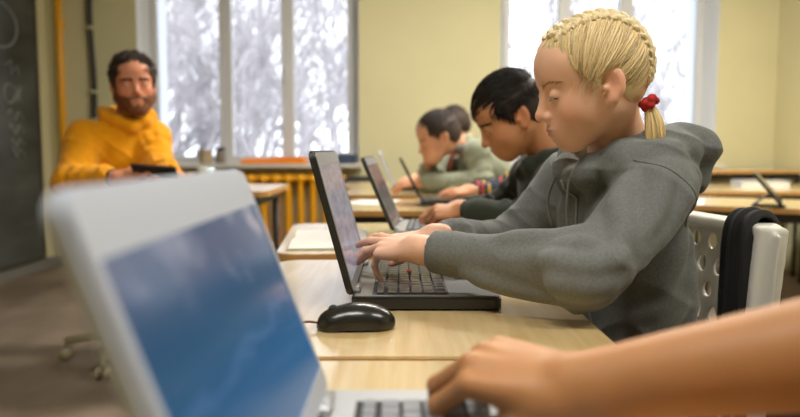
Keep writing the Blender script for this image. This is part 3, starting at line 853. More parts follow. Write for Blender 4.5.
# ---------------------------------------------------------------- laptops
def screen_mat(name, kind):
    m = bpy.data.materials.new(name); m.use_nodes = True; nt = m.node_tree; N = nt.nodes; L = nt.links; b = N['Principled BSDF']
    b.inputs['Base Color'].default_value = (.01, .01, .012, 1); b.inputs['Roughness'].default_value = .18
    t = N.new('ShaderNodeTexCoord'); sep = N.new('ShaderNodeSeparateXYZ'); L.new(t.outputs['UV'], sep.inputs[0])
    def ramp(src, els):
        r = N.new('ShaderNodeValToRGB'); e = r.color_ramp.elements
        e[0].position, e[0].color = els[0][0], (*els[0][1], 1); e[1].position, e[1].color = els[-1][0], (*els[-1][1], 1)
        for p_, c_ in els[1:-1]: q = e.new(p_); q.color = (*c_, 1)
        L.new(src, r.inputs[0]); return r.outputs[0]
    def noise(scale, stretch=(1, 1, 1), det=5, dist=0):
        mp = N.new('ShaderNodeMapping'); mp.inputs['Scale'].default_value = stretch; L.new(t.outputs['UV'], mp.inputs['Vector'])
        n = N.new('ShaderNodeTexNoise'); n.inputs['Scale'].default_value = scale; n.inputs['Detail'].default_value = det; n.inputs['Distortion'].default_value = dist; L.new(mp.outputs[0], n.inputs['Vector']); return n.outputs['Fac']
    def mix(f, A, B_, mode='MIX'):
        x = N.new('ShaderNodeMix'); x.data_type = 'RGBA'; x.blend_type = mode
        if isinstance(f, float): x.inputs['Factor'].default_value = f
        else: L.new(f, x.inputs['Factor'])
        L.new(A, x.inputs['A']); L.new(B_, x.inputs['B']); return x.outputs['Result']
    def math_(op, a, b_):
        x = N.new('ShaderNodeMath'); x.operation = op
        for i, v in enumerate((a, b_)):
            if isinstance(v, (int, float)): x.inputs[i].default_value = v
            else: L.new(v, x.inputs[i])
        x.use_clamp = False; return x.outputs[0]
    U, Vv = sep.outputs[0], sep.outputs[1]
    if kind == 'clouds':
        base = ramp(Vv, [(0, srgb(40, 114, 166)), (.35, srgb(16, 98, 150)), (.62, srgb(28, 88, 128)), (1, srgb(74, 94, 126))])
        n = noise(3.2, (1.6, 1.0, 1), 6, .4)
        cl = ramp(math_('ADD', n, math_('MULTIPLY', math_('SUBTRACT', Vv, .68), .45)), [(.60, (0, 0, 0)), (.80, (1, 1, 1))])
        cc = ramp(U, [(0, srgb(146, 156, 178)), (.6, srgb(170, 170, 186)), (1, srgb(205, 190, 196))])
        bw = N.new('ShaderNodeRGBToBW'); L.new(cl, bw.inputs[0])
        col = mix(math_('MULTIPLY', bw.outputs[0], .75), base, cc)
        n3 = noise(5, (1, 1, 1), 4); sun = ramp(math_('ABSOLUTE', math_('SUBTRACT', math_('ADD', Vv, math_('MULTIPLY', n3, .35)), .62), 0), [(0, (1, 1, 1)), (.035, (0, 0, 0))])
        bw2 = N.new('ShaderNodeRGBToBW'); L.new(sun, bw2.inputs[0])
        rgb = N.new('ShaderNodeRGB'); rgb.outputs[0].default_value = (*srgb(96, 140, 190), 1)
        col = mix(math_('MULTIPLY', bw2.outputs[0], .35), col, rgb.outputs[0]); st = .72
    elif kind == 'page':
        col = ramp(Vv, [(0, srgb(120, 122, 138)), (.25, srgb(150, 150, 165)), (.6, srgb(128, 128, 150)), (.8, srgb(150, 140, 140)), (1, srgb(110, 108, 122))])
        n = noise(5, (1.2, 2.2, 1), 1); c2 = ramp(n, [(.35, srgb(112, 110, 130)), (.65, srgb(160, 157, 168))]); col = mix(.55, col, c2); st = .75
    else:
        col = ramp(Vv, [(0, srgb(120, 128, 140)), (.15, srgb(64, 66, 84)), (.5, srgb(84, 72, 84)), (1, srgb(116, 96, 92))])
        n = noise(4, (1.5, 1.5, 1), 3); c2 = ramp(n, [(.4, srgb(40, 38, 52)), (.65, srgb(120, 104, 108))]); col = mix(.4, col, c2); st = .6
    L.new(col, b.inputs['Emission Color']); b.inputs['Emission Strength'].default_value = st
    return m

def laptop(label, loc, rz, W, D, LH, lean, th, m_base, m_deck, m_key, m_lid, m_bezel, m_screen, group=None, detail=True, trackpoint=False, bz=(.012, .020, .022), kmargin=.034):
    t = empty('laptop', loc, label, 'laptop', group, R(rz))
    bm = bmesh.new(); plate_bm(bm, rrect(0, D, -W/2, W/2, .012, 5), .003, th, .003); bm_obj('base', bm, m_base, t)
    bm = bmesh.new(); plate_bm(bm, rrect(.004, D-.004, -W/2+.005, W/2-.005, .009, 5), th-.001, th+.0012, .001); bm_obj('palm_deck', bm, m_deck, t)
    z = th+.0012; kx0, kx1 = .034, .034+.105*D/.215; kw = W-kmargin
    bm = bmesh.new(); box(bm, ((kx0+kx1)/2, 0, z-.0004), (kx1-kx0+.006, kw+.006, .0016)); bm_obj('keyboard_tray', bm, m_rubber, t)
    bm = bmesh.new(); rows = 6; kd = (kx1-kx0)/rows
    for r_ in range(rows):
        n = (15, 14, 14, 13, 12, 8)[r_]; ws = [1.0]*n
        if r_ in (1, 2): ws[-1 if r_ == 1 else 0] = 1.6
        if r_ == 3: ws[0] = 1.7; ws[-1] = 1.9
        if r_ == 4: ws[0] = 2.2; ws[-1] = 2.4
        if r_ == 5: ws = [1, 1, 1.1, 1.1, 5.5, 1.1, 1.1, 1, 1, 1]
        u = kw/sum(ws); y = kw/2
        for w_ in ws:
            d_ = kd*(.62 if r_ == 0 else .86)
            box(bm, (kx0+kd*(r_+.5), y-w_*u/2, z+.002), (d_, w_*u-.0026, .0036), .0009, 1); y -= w_*u
    bm_obj('keyboard', bm, m_key, t)
    bx('touchpad', ((kx1+D)/2+.004, 0, z), (D-kx1-.034, .075, .0012), m_base, t, .0005)
    if trackpoint: lathe('pointing_stick', [(.0036, 0), (.0042, .0035), (.003, .0048), (0, .005)], mat('red_rubber', srgb(190, 40, 25), .6), t, 12, (kx0+kd*3.0, .012, z+.003))
    for y in (-W*.36, W*.36): tube('hinge', [(.006, y-.022, th+.002), (.006, y+.022, th+.002)], .0065, m_deck, t, 12)
    lid = empty('lid', (.004, 0, th+.003)); lid.parent = t; lid.rotation_euler = (0, -R(lean), 0)
    lt = .010
    bm = bmesh.new(); pts = rrect(-W/2, W/2, 0, LH, .014, 6)
    vs = [bm.verts.new((-lt, y, z_)) for y, z_ in pts]; f = bm.faces.new(vs); r_ = bmesh.ops.extrude_face_region(bm, geom=[f])
    bmesh.ops.translate(bm, vec=(lt, 0, 0), verts=[g for g in r_['geom'] if isinstance(g, bmesh.types.BMVert)])
    es = [e for e in bm.edges if abs(e.verts[0].co.x-e.verts[1].co.x) < 1e-6]; bmesh.ops.bevel(bm, geom=es, offset=.0025, segments=2, affect='EDGES')
    bm_obj('lid_shell', bm, m_lid, lid)
    sx, sb, st = bz
    bm = bmesh.new(); o = rrect(-W/2+.004, W/2-.004, .004, LH-.004, .011, 6); A = [bm.verts.new((.0012, y, z_)) for y, z_ in o]; A0 = [bm.verts.new((-.001, y, z_)) for y, z_ in o]
    i_ = rrect(-W/2+sx, W/2-sx, sb, LH-st, .002, 6); I = [bm.verts.new((.0012, y, z_)) for y, z_ in i_]; I0 = [bm.verts.new((.0002, y, z_)) for y, z_ in i_]; n = len(o)
    for k in range(n):
        k2 = (k+1) % n; bm.faces.new((A[k], A[k2], I[k2], I[k])); bm.faces.new((A0[k], A0[k2], A[k2], A[k])); bm.faces.new((I[k], I[k2], I0[k2], I0[k]))
    bm_obj('bezel', bm, m_bezel, lid)
    me = bpy.data.meshes.new('screen'); y0, y1, z0, z1 = -W/2+sx-.001, W/2-sx+.001, sb-.001, LH-st+.001
    me.from_pydata([(.0004, y0, z0), (.0004, y1, z0), (.0004, y1, z1), (.0004, y0, z1)], [], [(0, 1, 2, 3)]); uv = me.uv_layers.new(name='UVMap')
    for k, c in enumerate(((0, 0), (1, 0), (1, 1), (0, 1))): uv.data[k].uv = c
    me.materials.append(m_screen); link(bpy.data.objects.new('screen', me), lid)
    return t
m_blk = mat('laptop_black', srgb(34, 34, 33), .42, bump=.04, bscale=900); m_blk2 = mat('laptop_charcoal', srgb(52, 52, 50), .4)
m_deckg = mat('deck_grey', srgb(112, 112, 108), .35, .2); m_keyd = mat('key_black', srgb(62, 62, 60), .28); m_silver = mat('laptop_silver', srgb(176, 178, 182), .32, .35)
m_bezs = mat('bezel_silver', srgb(150, 150, 148), .3, .4); m_whitep = mat('laptop_white', srgb(176, 183, 196), .35); m_keyw = mat('key_grey', srgb(120, 124, 130), .4)
LAP1 = laptop('white laptop with a blue cloud picture on its screen, nearest of all', (-.068, .450, TZ), 0, .337, .215, .212, 21, .024, m_whitep, m_silver, m_keyw, m_whitep, m_whitep, screen_mat('screen_clouds', 'clouds'), bz=(.011, .022, .034), kmargin=.075)
LAP2 = laptop('black laptop with a red pointing stick under the girl\'s hands', (-.073, 1.208, TZ), 0, .355, .226, .224, 15, .0205, m_blk, m_deckg, m_keyd, m_blk, m_bezs, screen_mat('screen_page', 'page'), trackpoint=True, bz=(.012, .020, .024))
LAP3 = laptop('dark lidded laptop with silver keyboard deck used by the boy in dark green', (-.010, 1.990, TZ), -3, .31, .215, .210, 23, .026, m_silver, m_silver, m_keyw, m_blk2, m_bezs, screen_mat('screen_dark', 'dark'), bz=(.012, .02, .024))
LAP4 = laptop('dark grey laptop beside loose papers on the middle table', (.092, 3.105, TZ), 0, .30, .21, .205, 27, .024, m_blk, m_blk2, m_keyd, m_blk2, m_blk2, screen_mat('screen_dark', 'dark'))
LAP5 = laptop('white laptop on the table near the window', (-.040, 4.02, .725), 0, .31, .21, .212, 22, .022, m_blk, m_blk2, m_keyd, m_whitep, m_whitep, screen_mat('screen_page', 'page'))
tube('power_cable', smooth_path([(.012, .163, .012), (.0, .172, .02), (-.030, .176, .022), (-.040, .165, .014), (-.02, .15, .006), (.0, .19, .004), (.02, .215, .004)], 30), .0022, m_rubber, LAP2, 6)

# mouse
mo = empty('computer_mouse', (-.060, .930, TZ), 'glossy black computer mouse beside the black laptop', 'mouse', None, R(2))
S = Shape(); S.el((0.004, 0, .008), (.050, .029, .027), k=.01); S.el((-.030, 0, .004), (.022, .026, .019), k=.012); S.cut(lambda p: .0015-p[:, 2])
S.bx((-.032, 0, .03), (.022, .0006, .03), .0004, k=.001, op='s')
for y in (-1, 1): S.el((0, y*.034, .004), (.045, .008, .006), k=.006, op='s')
V, F = S.mesh(.0014); mesh_obj('mouse_body', V, F, mat('mouse_black', (.014, .014, .012), .22, spec=.5), mo)
tube('scroll_wheel', [(-.030, -.0035, .0245), (-.030, .0035, .0245)], .0075, m_rubber, mo, 14)
tube('cable', smooth_path([(-.050, 0, .008), (-.068, -.004, .010), (-.10, -.008, .004), (-.15, .0, .003), (-.21, .03, .003)], 30), .0017, mat('cable_brown', srgb(110, 60, 44), .5), mo, 6)

# notebook, papers, cup, tablet
m_paper = mat('paper', srgb(228, 226, 220), .75, var=.05, vscale=20); m_cover = mat('notebook_cover', srgb(176, 176, 160), .6)
nb_ = empty('notebook', (-.185, 1.855, TZ), 'open notebook with white pages lying left of the dark lidded laptop', 'notebook', None, R(4))
bx('cover', (0, 0, .002), (.20, .37, .003), m_cover, nb_, .001)
V = []; F = []
for j in range(2):
    for i in range(13):
        y = -.18+.36*i/12; h = .0045+.011*abs(math.sin(PI*(i/12)*2))**.7*(.8 if i < 6 else 1)
        V.append((-.096+.192*j, y, h))
for i in range(12): F.append((i, i+1, 14+i, 13+i))
n0 = len(V)
V += [(x, y, .0035) for x, y, z in V]
for i in range(12): F += [(n0+i, i, 13+i-13, 0)][:0]
F += [(i, n0+i, n0+i+1, i+1) for i in range(12)]+[(13+i, 14+i, n0+14+i, n0+13+i) for i in range(12)]+[(0, 13, n0+13, n0), (12, n0+12, n0+25, 25)]
mesh_obj('pages', V, F, m_paper, nb_, False)
def sheet(label, c, w, d, rz, name='paper_sheet', group=None):
    bm = bmesh.new(); bmesh.ops.create_grid(bm, x_segments=8, y_segments=8, size=.5)
    for v in bm.verts: v.co = Vector((v.co.x*w, v.co.y*d, .0012+.003*max(0, v.co.x*v.co.y*4)))
    r_ = bmesh.ops.extrude_face_region(bm, geom=bm.faces[:]); bmesh.ops.translate(bm, vec=(0, 0, -.0008), verts=[g for g in r_['geom'] if isinstance(g, bmesh.types.BMVert)])
    o = bm_obj(name, bm, m_paper); o.location = c; o.rotation_euler = (0, 0, R(rz)); tag(o, label, 'paper', group); return o
sheet('white paper sheet lying behind the dark grey laptop on the middle table', (.20, 3.36, TZ), .21, .15, 6)
sheet('white paper sheet on the left side of the middle table', (-.12, 3.2, TZ), .20, .28, -12)
sheet('white paper sheet beside the propped tablet', (1.30, 3.25, TZ), .21, .29, -25)
sheet('white paper sheet at the far left corner of the tablet table', (1.02, 3.55, TZ), .20, .28, 15)
bk = empty('book', (2.38, 4.62, TZ), 'thick closed white book on the table behind the tablet', 'book', None, R(-10))
bx('pages', (0, 0, .020), (.29, .21, .034), m_paper, bk, .002)
bm = bmesh.new(); box(bm, (0, 0, .0015), (.30, .22, .003)); box(bm, (0, 0, .0385), (.30, .22, .003)); box(bm, (-.1505, 0, .02), (.003, .22, .04)); bm_obj('cover', bm, m_whitep, bk)
dk = empty('storage_box', (2.86, 4.70, TZ), 'small dark box at the right end of the far table', 'box', None, R(-5))
bx('box_body', (0, 0, .03), (.20, .15, .06), m_blk2, dk, .006); bx('lid', (0, 0, .067), (.206, .156, .014), m_blk, dk, .004)
cu = empty('cup', (-.835, 3.02, .785), 'pale blue glass cup on the desk by the man in yellow', 'cup')
lathe('cup_body', [(.026, 0), (.030, .004), (.037, .090), (.035, .091), (.028, .010), (.0, .008)], mat('cup_teal', srgb(190, 212, 220), .15), cu)
tube('handle', smooth_path([(.034, 0, .07), (.056, 0, .068), (.060, 0, .04), (.045, 0, .022), (.031, 0, .022)], 16), .0045, bpy.data.materials['cup_teal'], cu)
tb = empty('tablet', (1.60, 2.965, TZ), 'black tablet propped on a folding stand at the table behind the chair', 'tablet', None, R(-29))
rt = rotm('Y', -40)
Rm3 = Matrix(rt.tolist())
bx('tablet_body', tuple(Vector((.02, 0, .012))+Rm3@Vector((0, 0, .085))), (.011, .235, .17), m_blk, tb, .004, rot=Rm3)
bx('screen', tuple(Vector((.02, 0, .012))+Rm3@Vector((.0062, 0, .085))), (.001, .215, .15), mat('tablet_glass', (.02, .02, .025), .08), tb, rot=Rm3)
bx('stand', (-.055, 0, .034), (.006, .12, .100), m_blk, tb, .002, rot=Matrix.Rotation(R(52), 3, 'Y')); bx('stand_foot', (-.03, 0, .004), (.13, .12, .007), m_blk, tb, .002)

# ---------------------------------------------------------------- chairs
m_pp = mat('white_polypropylene', srgb(206, 204, 194), .38)
def chair_meshes():
    S = Shape()   # backrest: faces -x, local origin at seat centre on the floor
    for i in range(9):
        y = -.19+.38*i/8; xx = .205-.30*(y*y)*1.0+(.0 if abs(y) < .17 else .0)
        S.bx((xx+.030, y, .655), (.0006, .030, .157), .0026, rotm('Y', 5), k=.006)
    for y in (-1, 1): S.bx((.224, y*.200, .659), (.022, .002, .160), .006, rotm('Y', 5), k=.010)
    S.bx((.238, 0, .818), (.016, .185, .003), .008, None, k=.012)
    for r_ in range(6):
        z = .555+.045*r_
        for c in range(7):
            y = -.165+.055*c+(.0275 if r_ % 2 else 0)
            if abs(y) > .175: continue
            S.rc((.10, y, z), (.34, y, z), .0140, .0140, .003, 's')
    B1 = S.mesh(.0034)
    S = Shape(); S.bx((0, 0, .438), (.185, .185, .004), .012, None, .01); S.rc((-.185, -.17, .428), (-.185, .17, .428), .018, .018, .02); S.rc((.17, -.12, .44), (.222, -.12, .53), .012, .012, .02); S.rc((.17, .12, .44), (.222, .12, .53), .012, .012, .02)
    return B1, S.mesh(.006)
CB, CS = chair_meshes()
def chair(label, loc, rz, group=None):
    t = empty('classroom_chair', loc, label, 'chair', group, R(rz))
    mesh_obj('backrest', CB[0], CB[1], m_pp, t); mesh_obj('seat', CS[0], CS[1], m_pp, t)
    for x in (-.16, .16):
        for y in (-.16, .16):
            l = tube('leg', [(x, y, .425), (x*1.18, y*1.12, .02)], .0105, m_chrome, t, 10); lathe('foot_cap', [(.013, 0), (.015, .004), (.014, .03)], m_rubber, l, 12, (x*1.19, y*1.125, 0))
    tubes('crossbar', [([(-.165, -.165, .36), (-.165, .165, .36)], .008), ([(.165, -.165, .36), (.165, .165, .36)], .008)], m_chrome, t, 8)
    return t
ch1 = chair('white plastic chair with round holes in its back under the girl', (.343, 1.300, 0), 8)
for lb, p_, rz in (('white plastic chair under the boy in dark green', (.43, 1.96, 0), 0), ('white plastic chair under the child in the striped sleeve', (.71, 3.05, 0), 0), ('white plastic chair under the boy in the sage sweater', (.66, 3.68, 0), 0), ('white plastic chair under the child behind the sage sweater boy', (.60, 4.18, 0), 0), ('white plastic chair under the child whose arm reaches over the nearest laptop', (.56, .37, 0), 0)):
    c = copy_tree(ch1); c.location = p_; c.rotation_euler = (0, 0, R(rz)); c['label'] = lb
# black garment over the chair back
gm = empty('jacket', (.60, 1.20, .83), 'black jacket sleeve hanging over the white chair back', 'jacket'); G0 = np.array((.60, 1.20, .83))
pl = [(.194, -.190, .50), (.202, -.175, .62), (.209, -.166, .74), (.214, -.160, .800), (.222, -.157, .829), (.238, -.155, .838), (.256, -.153, .829), (.266, -.150, .79), (.272, -.146, .62)]
cz, sz = math.cos(R(8)), math.sin(R(8)); pth = smooth_path([(.343+cz*x-sz*y, 1.300+sz*x+cz*y, z) for x, y, z in pl], 48)
wdv = np.array((-sz, cz, 0)); tg = np.gradient(pth, axis=0); tg /= np.linalg.norm(tg, axis=1)[:, None]; nrm = np.cross(wdv, tg); nrm /= np.linalg.norm(nrm, axis=1)[:, None]
if nrm[24] @ np.array((0, 0, 1)) < 0: nrm = -nrm
NW = 25; V = []; F = []
for ly in (0, 1):
    for q in range(48):
        for w_ in range(NW):
            s_ = -1+2*w_/(NW-1); ed = (1-abs(s_)**6)
            h_ = (.0035+ed*(.0085+.0030*math.sin(s_*7.5+.035*q+.6*math.sin(q*.12))+.0022*math.sin(s_*16+q*.07))) if ly == 0 else .0005
            V.append(tuple(pth[q]+wdv*(s_*(.038+.003*math.sin(q*.16))+.008)+nrm[q]*h_))
o_ = 48*NW
for q in range(47):
    for w_ in range(NW-1):
        a_ = q*NW+w_; F.append((a_, a_+1, a_+NW+1, a_+NW)); F.append((o_+a_, o_+a_+NW, o_+a_+NW+1, o_+a_+1))
    for w_ in (0, NW-1): a_ = q*NW+w_; F.append((a_, a_+NW, o_+a_+NW, o_+a_))
for q in (0, 47):
    for w_ in range(NW-1): a_ = q*NW+w_; F.append((a_, a_+1, o_+a_+1, o_+a_))
m_blackcloth = mat('black_cloth', srgb(30, 29, 28), .85, bump=.3, bscale=500)
V = np.array(V); o = mesh_obj('sleeve', V-G0, F, m_blackcloth, gm)
S = Shape()
for i in range(5): S.el((.664, 1.09+.036*i, .50-.02*math.sin(i*1.3)), (.022, .04, .14), k=.03)
S.disp = waves(6, .004, 20, 60); V, F = S.mesh(.007); mesh_obj('jacket_body', V-G0, F, m_blackcloth, gm)

# office chair of the man in yellow
oc = empty('office_chair', (-1.18, 3.18, 0), 'swivel office chair with castors under the man in yellow', 'chair', None, R(0))
m_oc = mat('office_fabric', srgb(48, 46, 44), .85); m_al = mat('base_ivory', srgb(176, 168, 140), .45)
lathe('gas_column', [(.03, .10), (.03, .25), (.02, .26), (.02, .46)], m_steel, oc, 16)
for k in range(5):
    a = R(190+72*k); d_ = (math.cos(a), math.sin(a)); L_ = .345
    sp_ = tube('spoke', [(0, 0, .115), (d_[0]*.2, d_[1]*.2, .105), (d_[0]*L_, d_[1]*L_, .085)], [.028, .022, .017], m_al, oc, 10)
    px_, py_ = d_[0]*L_, d_[1]*L_; q_ = (-d_[1]*.011, d_[0]*.011)
    cs = tubes('castor', [([(px_-q_[0]*.6+q_[0]*2*s_, py_-q_[1]*.6+q_[1]*2*s_, .029), (px_-q_[0]*.6+q_[0]*2*s_+q_[0], py_-q_[1]*.6+q_[1]*2*s_+q_[1], .029)], .028) for s_ in (-1, 1)]+[([(px_, py_, .04), (px_, py_, .085)], .009)], m_al, sp_, 14)
S = Shape(); S.bx((.0, -.06, .48), (.17, .17, .012), .03, None, .02); V, F = S.mesh(.01); mesh_obj('seat', V, F, m_oc, oc)
S = Shape(); S.bx((-.09, .13, .78), (.14, .01, .15), .025, rotm("Z", 27), .02); V, F = S.mesh(.01); mesh_obj('backrest', V, F, m_oc, oc)
tube('back_bracket', [(-.04, .06, .47), (-.09, .16, .5), (-.10, .165, .7)], .014, m_steel, oc, 8)
# ---------------------------------------------------------------- the people
def fabric(name, col, var=.12, vscale=220, bump=.35, bscale=900, sheen=.15):
    return mat(name, col, .9, var=var, vscale=vscale, bump=bump, bscale=bscale, sheen=sheen, spec=.2)
f_grey = fabric('grey_marl', srgb(118, 121, 119), .26, 260); f_green = fabric('dark_green', srgb(48, 54, 44)); f_sage = fabric('sage_knit', srgb(142, 146, 124)); f_yellow = fabric('mustard', srgb(226, 152, 8), .08, 60)
f_navy = fabric('navy', srgb(34, 38, 50)); f_jean = fabric('dark_trouser', srgb(52, 56, 66)); f_dark = fabric('charcoal', srgb(50, 52, 50)); f_shoe = mat('shoe', srgb(70, 68, 66), .6)
f_plaid = mat('plaid', srgb(44, 48, 64), .9, vscale=30, bump=.2)
def plaid(m):
    nt = m.node_tree; N = nt.nodes; L = nt.links; t = N.new('ShaderNodeTexCoord'); sp_ = N.new('ShaderNodeSeparateXYZ'); L.new(t.outputs['Object'], sp_.inputs[0])
    def band(o, sc_, ph): 
        a = N.new('ShaderNodeMath'); a.operation = 'MULTIPLY_ADD'; L.new(o, a.inputs[0]); a.inputs[1].default_value = sc_; a.inputs[2].default_value = ph
        f = N.new('ShaderNodeMath'); f.operation = 'FRACT'; L.new(a.outputs[0], f.inputs[0]); r = N.new('ShaderNodeValToRGB'); r.color_ramp.interpolation = 'CONSTANT'; e = r.color_ramp.elements
        e[0].color = (*srgb(42, 46, 66), 1); e[1].position = .55; e[1].color = (*srgb(176, 52, 44), 1); q = e.new(.66); q.color = (*srgb(42, 46, 66), 1); q = e.new(.82); q.color = (*srgb(214, 176, 66), 1); q = e.new(.90); q.color = (*srgb(42, 46, 66), 1)
        L.new(f.outputs[0], r.inputs[0]); return r.outputs[0]
    mx = N.new('ShaderNodeMix'); mx.data_type = 'RGBA'; mx.inputs['Factor'].default_value = .12; L.new(band(sp_.outputs[0], 9, .1), mx.inputs['A']); L.new(band(sp_.outputs[2], 11, .3), mx.inputs['B']); L.new(mx.outputs['Result'], N['Principled BSDF'].inputs['Base Color'])
plaid(f_plaid)
def hair_mat(name, col, rough=.42): return mat(name, col, rough, attr='Col', attrmul=True, spec=.45)
h_blond = hair_mat('hair_blond', srgb(234, 214, 168), .5); h_dark = hair_mat('hair_dark', srgb(40, 29, 23), .6); h_brown = hair_mat('hair_brown', srgb(58, 42, 31), .65); h_beard = hair_mat('beard', srgb(112, 62, 32), .6)
m_browb = mat('brow_blond', srgb(196, 152, 106), .7); m_browd = mat('brow_dark', srgb(40, 28, 22), .7); m_lash = mat('lash', srgb(72, 48, 34), .6)
flow_short = lambda q: np.stack([np.where(q[:, 2] > .045, .9, -.35), np.sign(q[:, 1])*.15*(q[:, 2] > .05), np.where(q[:, 2] > .045, -.15, -.9)], 1)

# ---- the girl
GB = (.47, 1.20, 0)
PG = dict(neck=(.372, 1.185, .945), shL=(.398, 1.082, .893), shR=(.325, 1.345, .890), elL=(.258, .970, .777), elR=(.215, 1.37, .765), wrL=(.024, 1.105, .793), wrR=(.060, 1.250, .795),
          pelvis=(.436, 1.215, .53), hipL=(.42, 1.14, .515), hipR=(.41, 1.29, .515), kneeL=(.12, 1.08, .52), kneeR=(.11, 1.27, .52), ankL=(.14, 1.08, .10), ankR=(.13, 1.27, .10), depth=.082, sleeve=(.054, .0475, .0335), arm=(.036, .031, .0225))
HG = head_frame((.304, 1.127, 1.057), 184, 18, -3, .925)
gf = unit((-.96, -.26, 0)); gl = np.array((.26, -.96, 0)); gz = np.array((0, 0, 1.0)); gc = np.array((.368, 1.190, .940))
def hood_girl(G):
    ring = [(.082, 0, -.038), (.072, .045, -.020), (.040, .082, .000), (-.015, .092, .020), (-.070, .070, .034), (-.095, 0, .036), (-.070, -.070, .034), (-.015, -.092, .020), (.040, -.082, .000), (.072, -.045, -.020), (.082, 0, -.038)]
    pts = [gc+gf*a+gl*b+gz*c for a, b, c in ring]; rr = [.015, .019, .024, .027, .026, .024, .026, .027, .024, .019, .015]
    for i in range(10): G.rc(pts[i], pts[i+1], rr[i], rr[i+1], .018)
    # bag of the hood hanging behind, with a lip standing out
    Rm = np.stack([gf, gl, gz], 1)@rotm('Y', 14)
    G.el(gc-gf*.080+gz*(-.024), (.047, .102, .064), Rm, .03)
    lip = [(-.050, .100, .018), (-.086, .088, .024), (-.116, .045, .034), (-.118, -.030, .032), (-.095, -.085, .026), (-.06, -.105, .02)]
    lp = [gc+gf*a+gl*b+gz*c for a, b, c in lip]
    for i in range(5): G.rc(lp[i], lp[i+1], .012, .012, .040)
    G.el(gc-gf*.088+gz*.050, (.050, .088, .045), Rm, .014, 's')
def crease(G, pts, r, k=.024, n=9):
    """a soft ridge of cloth lying along the surface through pts"""
    P = G.snap(smooth_path(pts, n), -r*.45)
    for q in range(n-1): G.rc(P[q], P[q+1], r*(.35+.65*math.sin(PI*q/(n-1))), r*(.35+.65*math.sin(PI*(q+1)/(n-1))), k)
def folds_girl(G):
    for pts, r in [([(.392, 1.03, .93), (.36, 1.00, .86), (.31, .94, .80)], .009), ([(.42, 1.04, .90), (.385, 1.0, .83), (.33, .95, .775)], .010), ([(.34, 1.04, .90), (.31, 1.0, .83), (.28, .95, .80)], .008),
                   ([(.30, .93, .81), (.25, .93, .79), (.19, .96, .80)], .008), ([(.27, .99, .82), (.21, 1.0, .82), (.15, 1.02, .815)], .007), ([(.29, .93, .775), (.24, .92, .765), (.20, .94, .77)], .008), ([(.22, .97, .745), (.16, 1.0, .75), (.10, 1.03, .765)], .006),
                   ([(.30, 1.12, .93), (.285, 1.12, .85), (.29, 1.12, .77)], .009), ([(.27, 1.20, .92), (.262, 1.20, .84), (.27, 1.20, .75)], .008), ([(.46, 1.10, .86), (.44, 1.08, .78), (.40, 1.06, .70)], .010), ([(.50, 1.12, .84), (.49, 1.10, .74), (.47, 1.09, .66)], .010), ([(.47, 1.10, .76), (.42, 1.09, .70), (.36, 1.10, .67)], .009), ([(.45, 1.09, .70), (.40, 1.09, .655), (.35, 1.10, .63)], .009),
                   ([(.44, 1.09, .965), (.47, 1.085, .93), (.475, 1.09, .88)], .009), ([(.49, 1.12, .97), (.515, 1.11, .93), (.50, 1.12, .87)], .009), ([(.40, 1.10, .945), (.37, 1.12, .92), (.335, 1.15, .91)], .008), ([(.43, 1.08, .95), (.39, 1.075, .925), (.35, 1.10, .905)], .007)]:
        crease(G, pts, r)
GIRL, SG, GG, TG = person('girl with a blond braid in a grey hoodie typing on the black laptop', GB, PG, HG, srgb(238, 190, 160), True, .0, .0018, None, 'hoodie', f_grey, f_jean, f_shoe, .0030,
    hood_girl, 2, 3, handL=dict(dir=(-.70, .66, -.02), dorsal=(-.20, -.28, .93), curls=[(2, 6, 6), (4, 10, 8), (16, 18, 10), (56, 34, 18)], thumb=.6, spread=2.0), handR=dict(dir=(-.90, .05, -.10), dorsal=(-.1, -.1, .95), curls=[(12, 16, 8), (10, 18, 8), (14, 18, 8), (18, 20, 10)], thumb=.5),
    hand_s=.80, extra=folds_girl, lips=(.60, .25, .20), fold_amp=.0022, neck_r=.044, ck=.55)
eyes(HG, None, HG.R@np.array((1, 0, -.55)), 'blue')
for o in [o for o in COL.objects if o.name.startswith('eye') and o.parent is None and o.type == 'MESH']: reparent(o, GIRL)
reparent(brows(SG, HG, None, m_browb, .0007, .003, 46, .006), GIRL); reparent(lashes(SG, HG, None, m_lash, -.0040, .0016), GIRL)

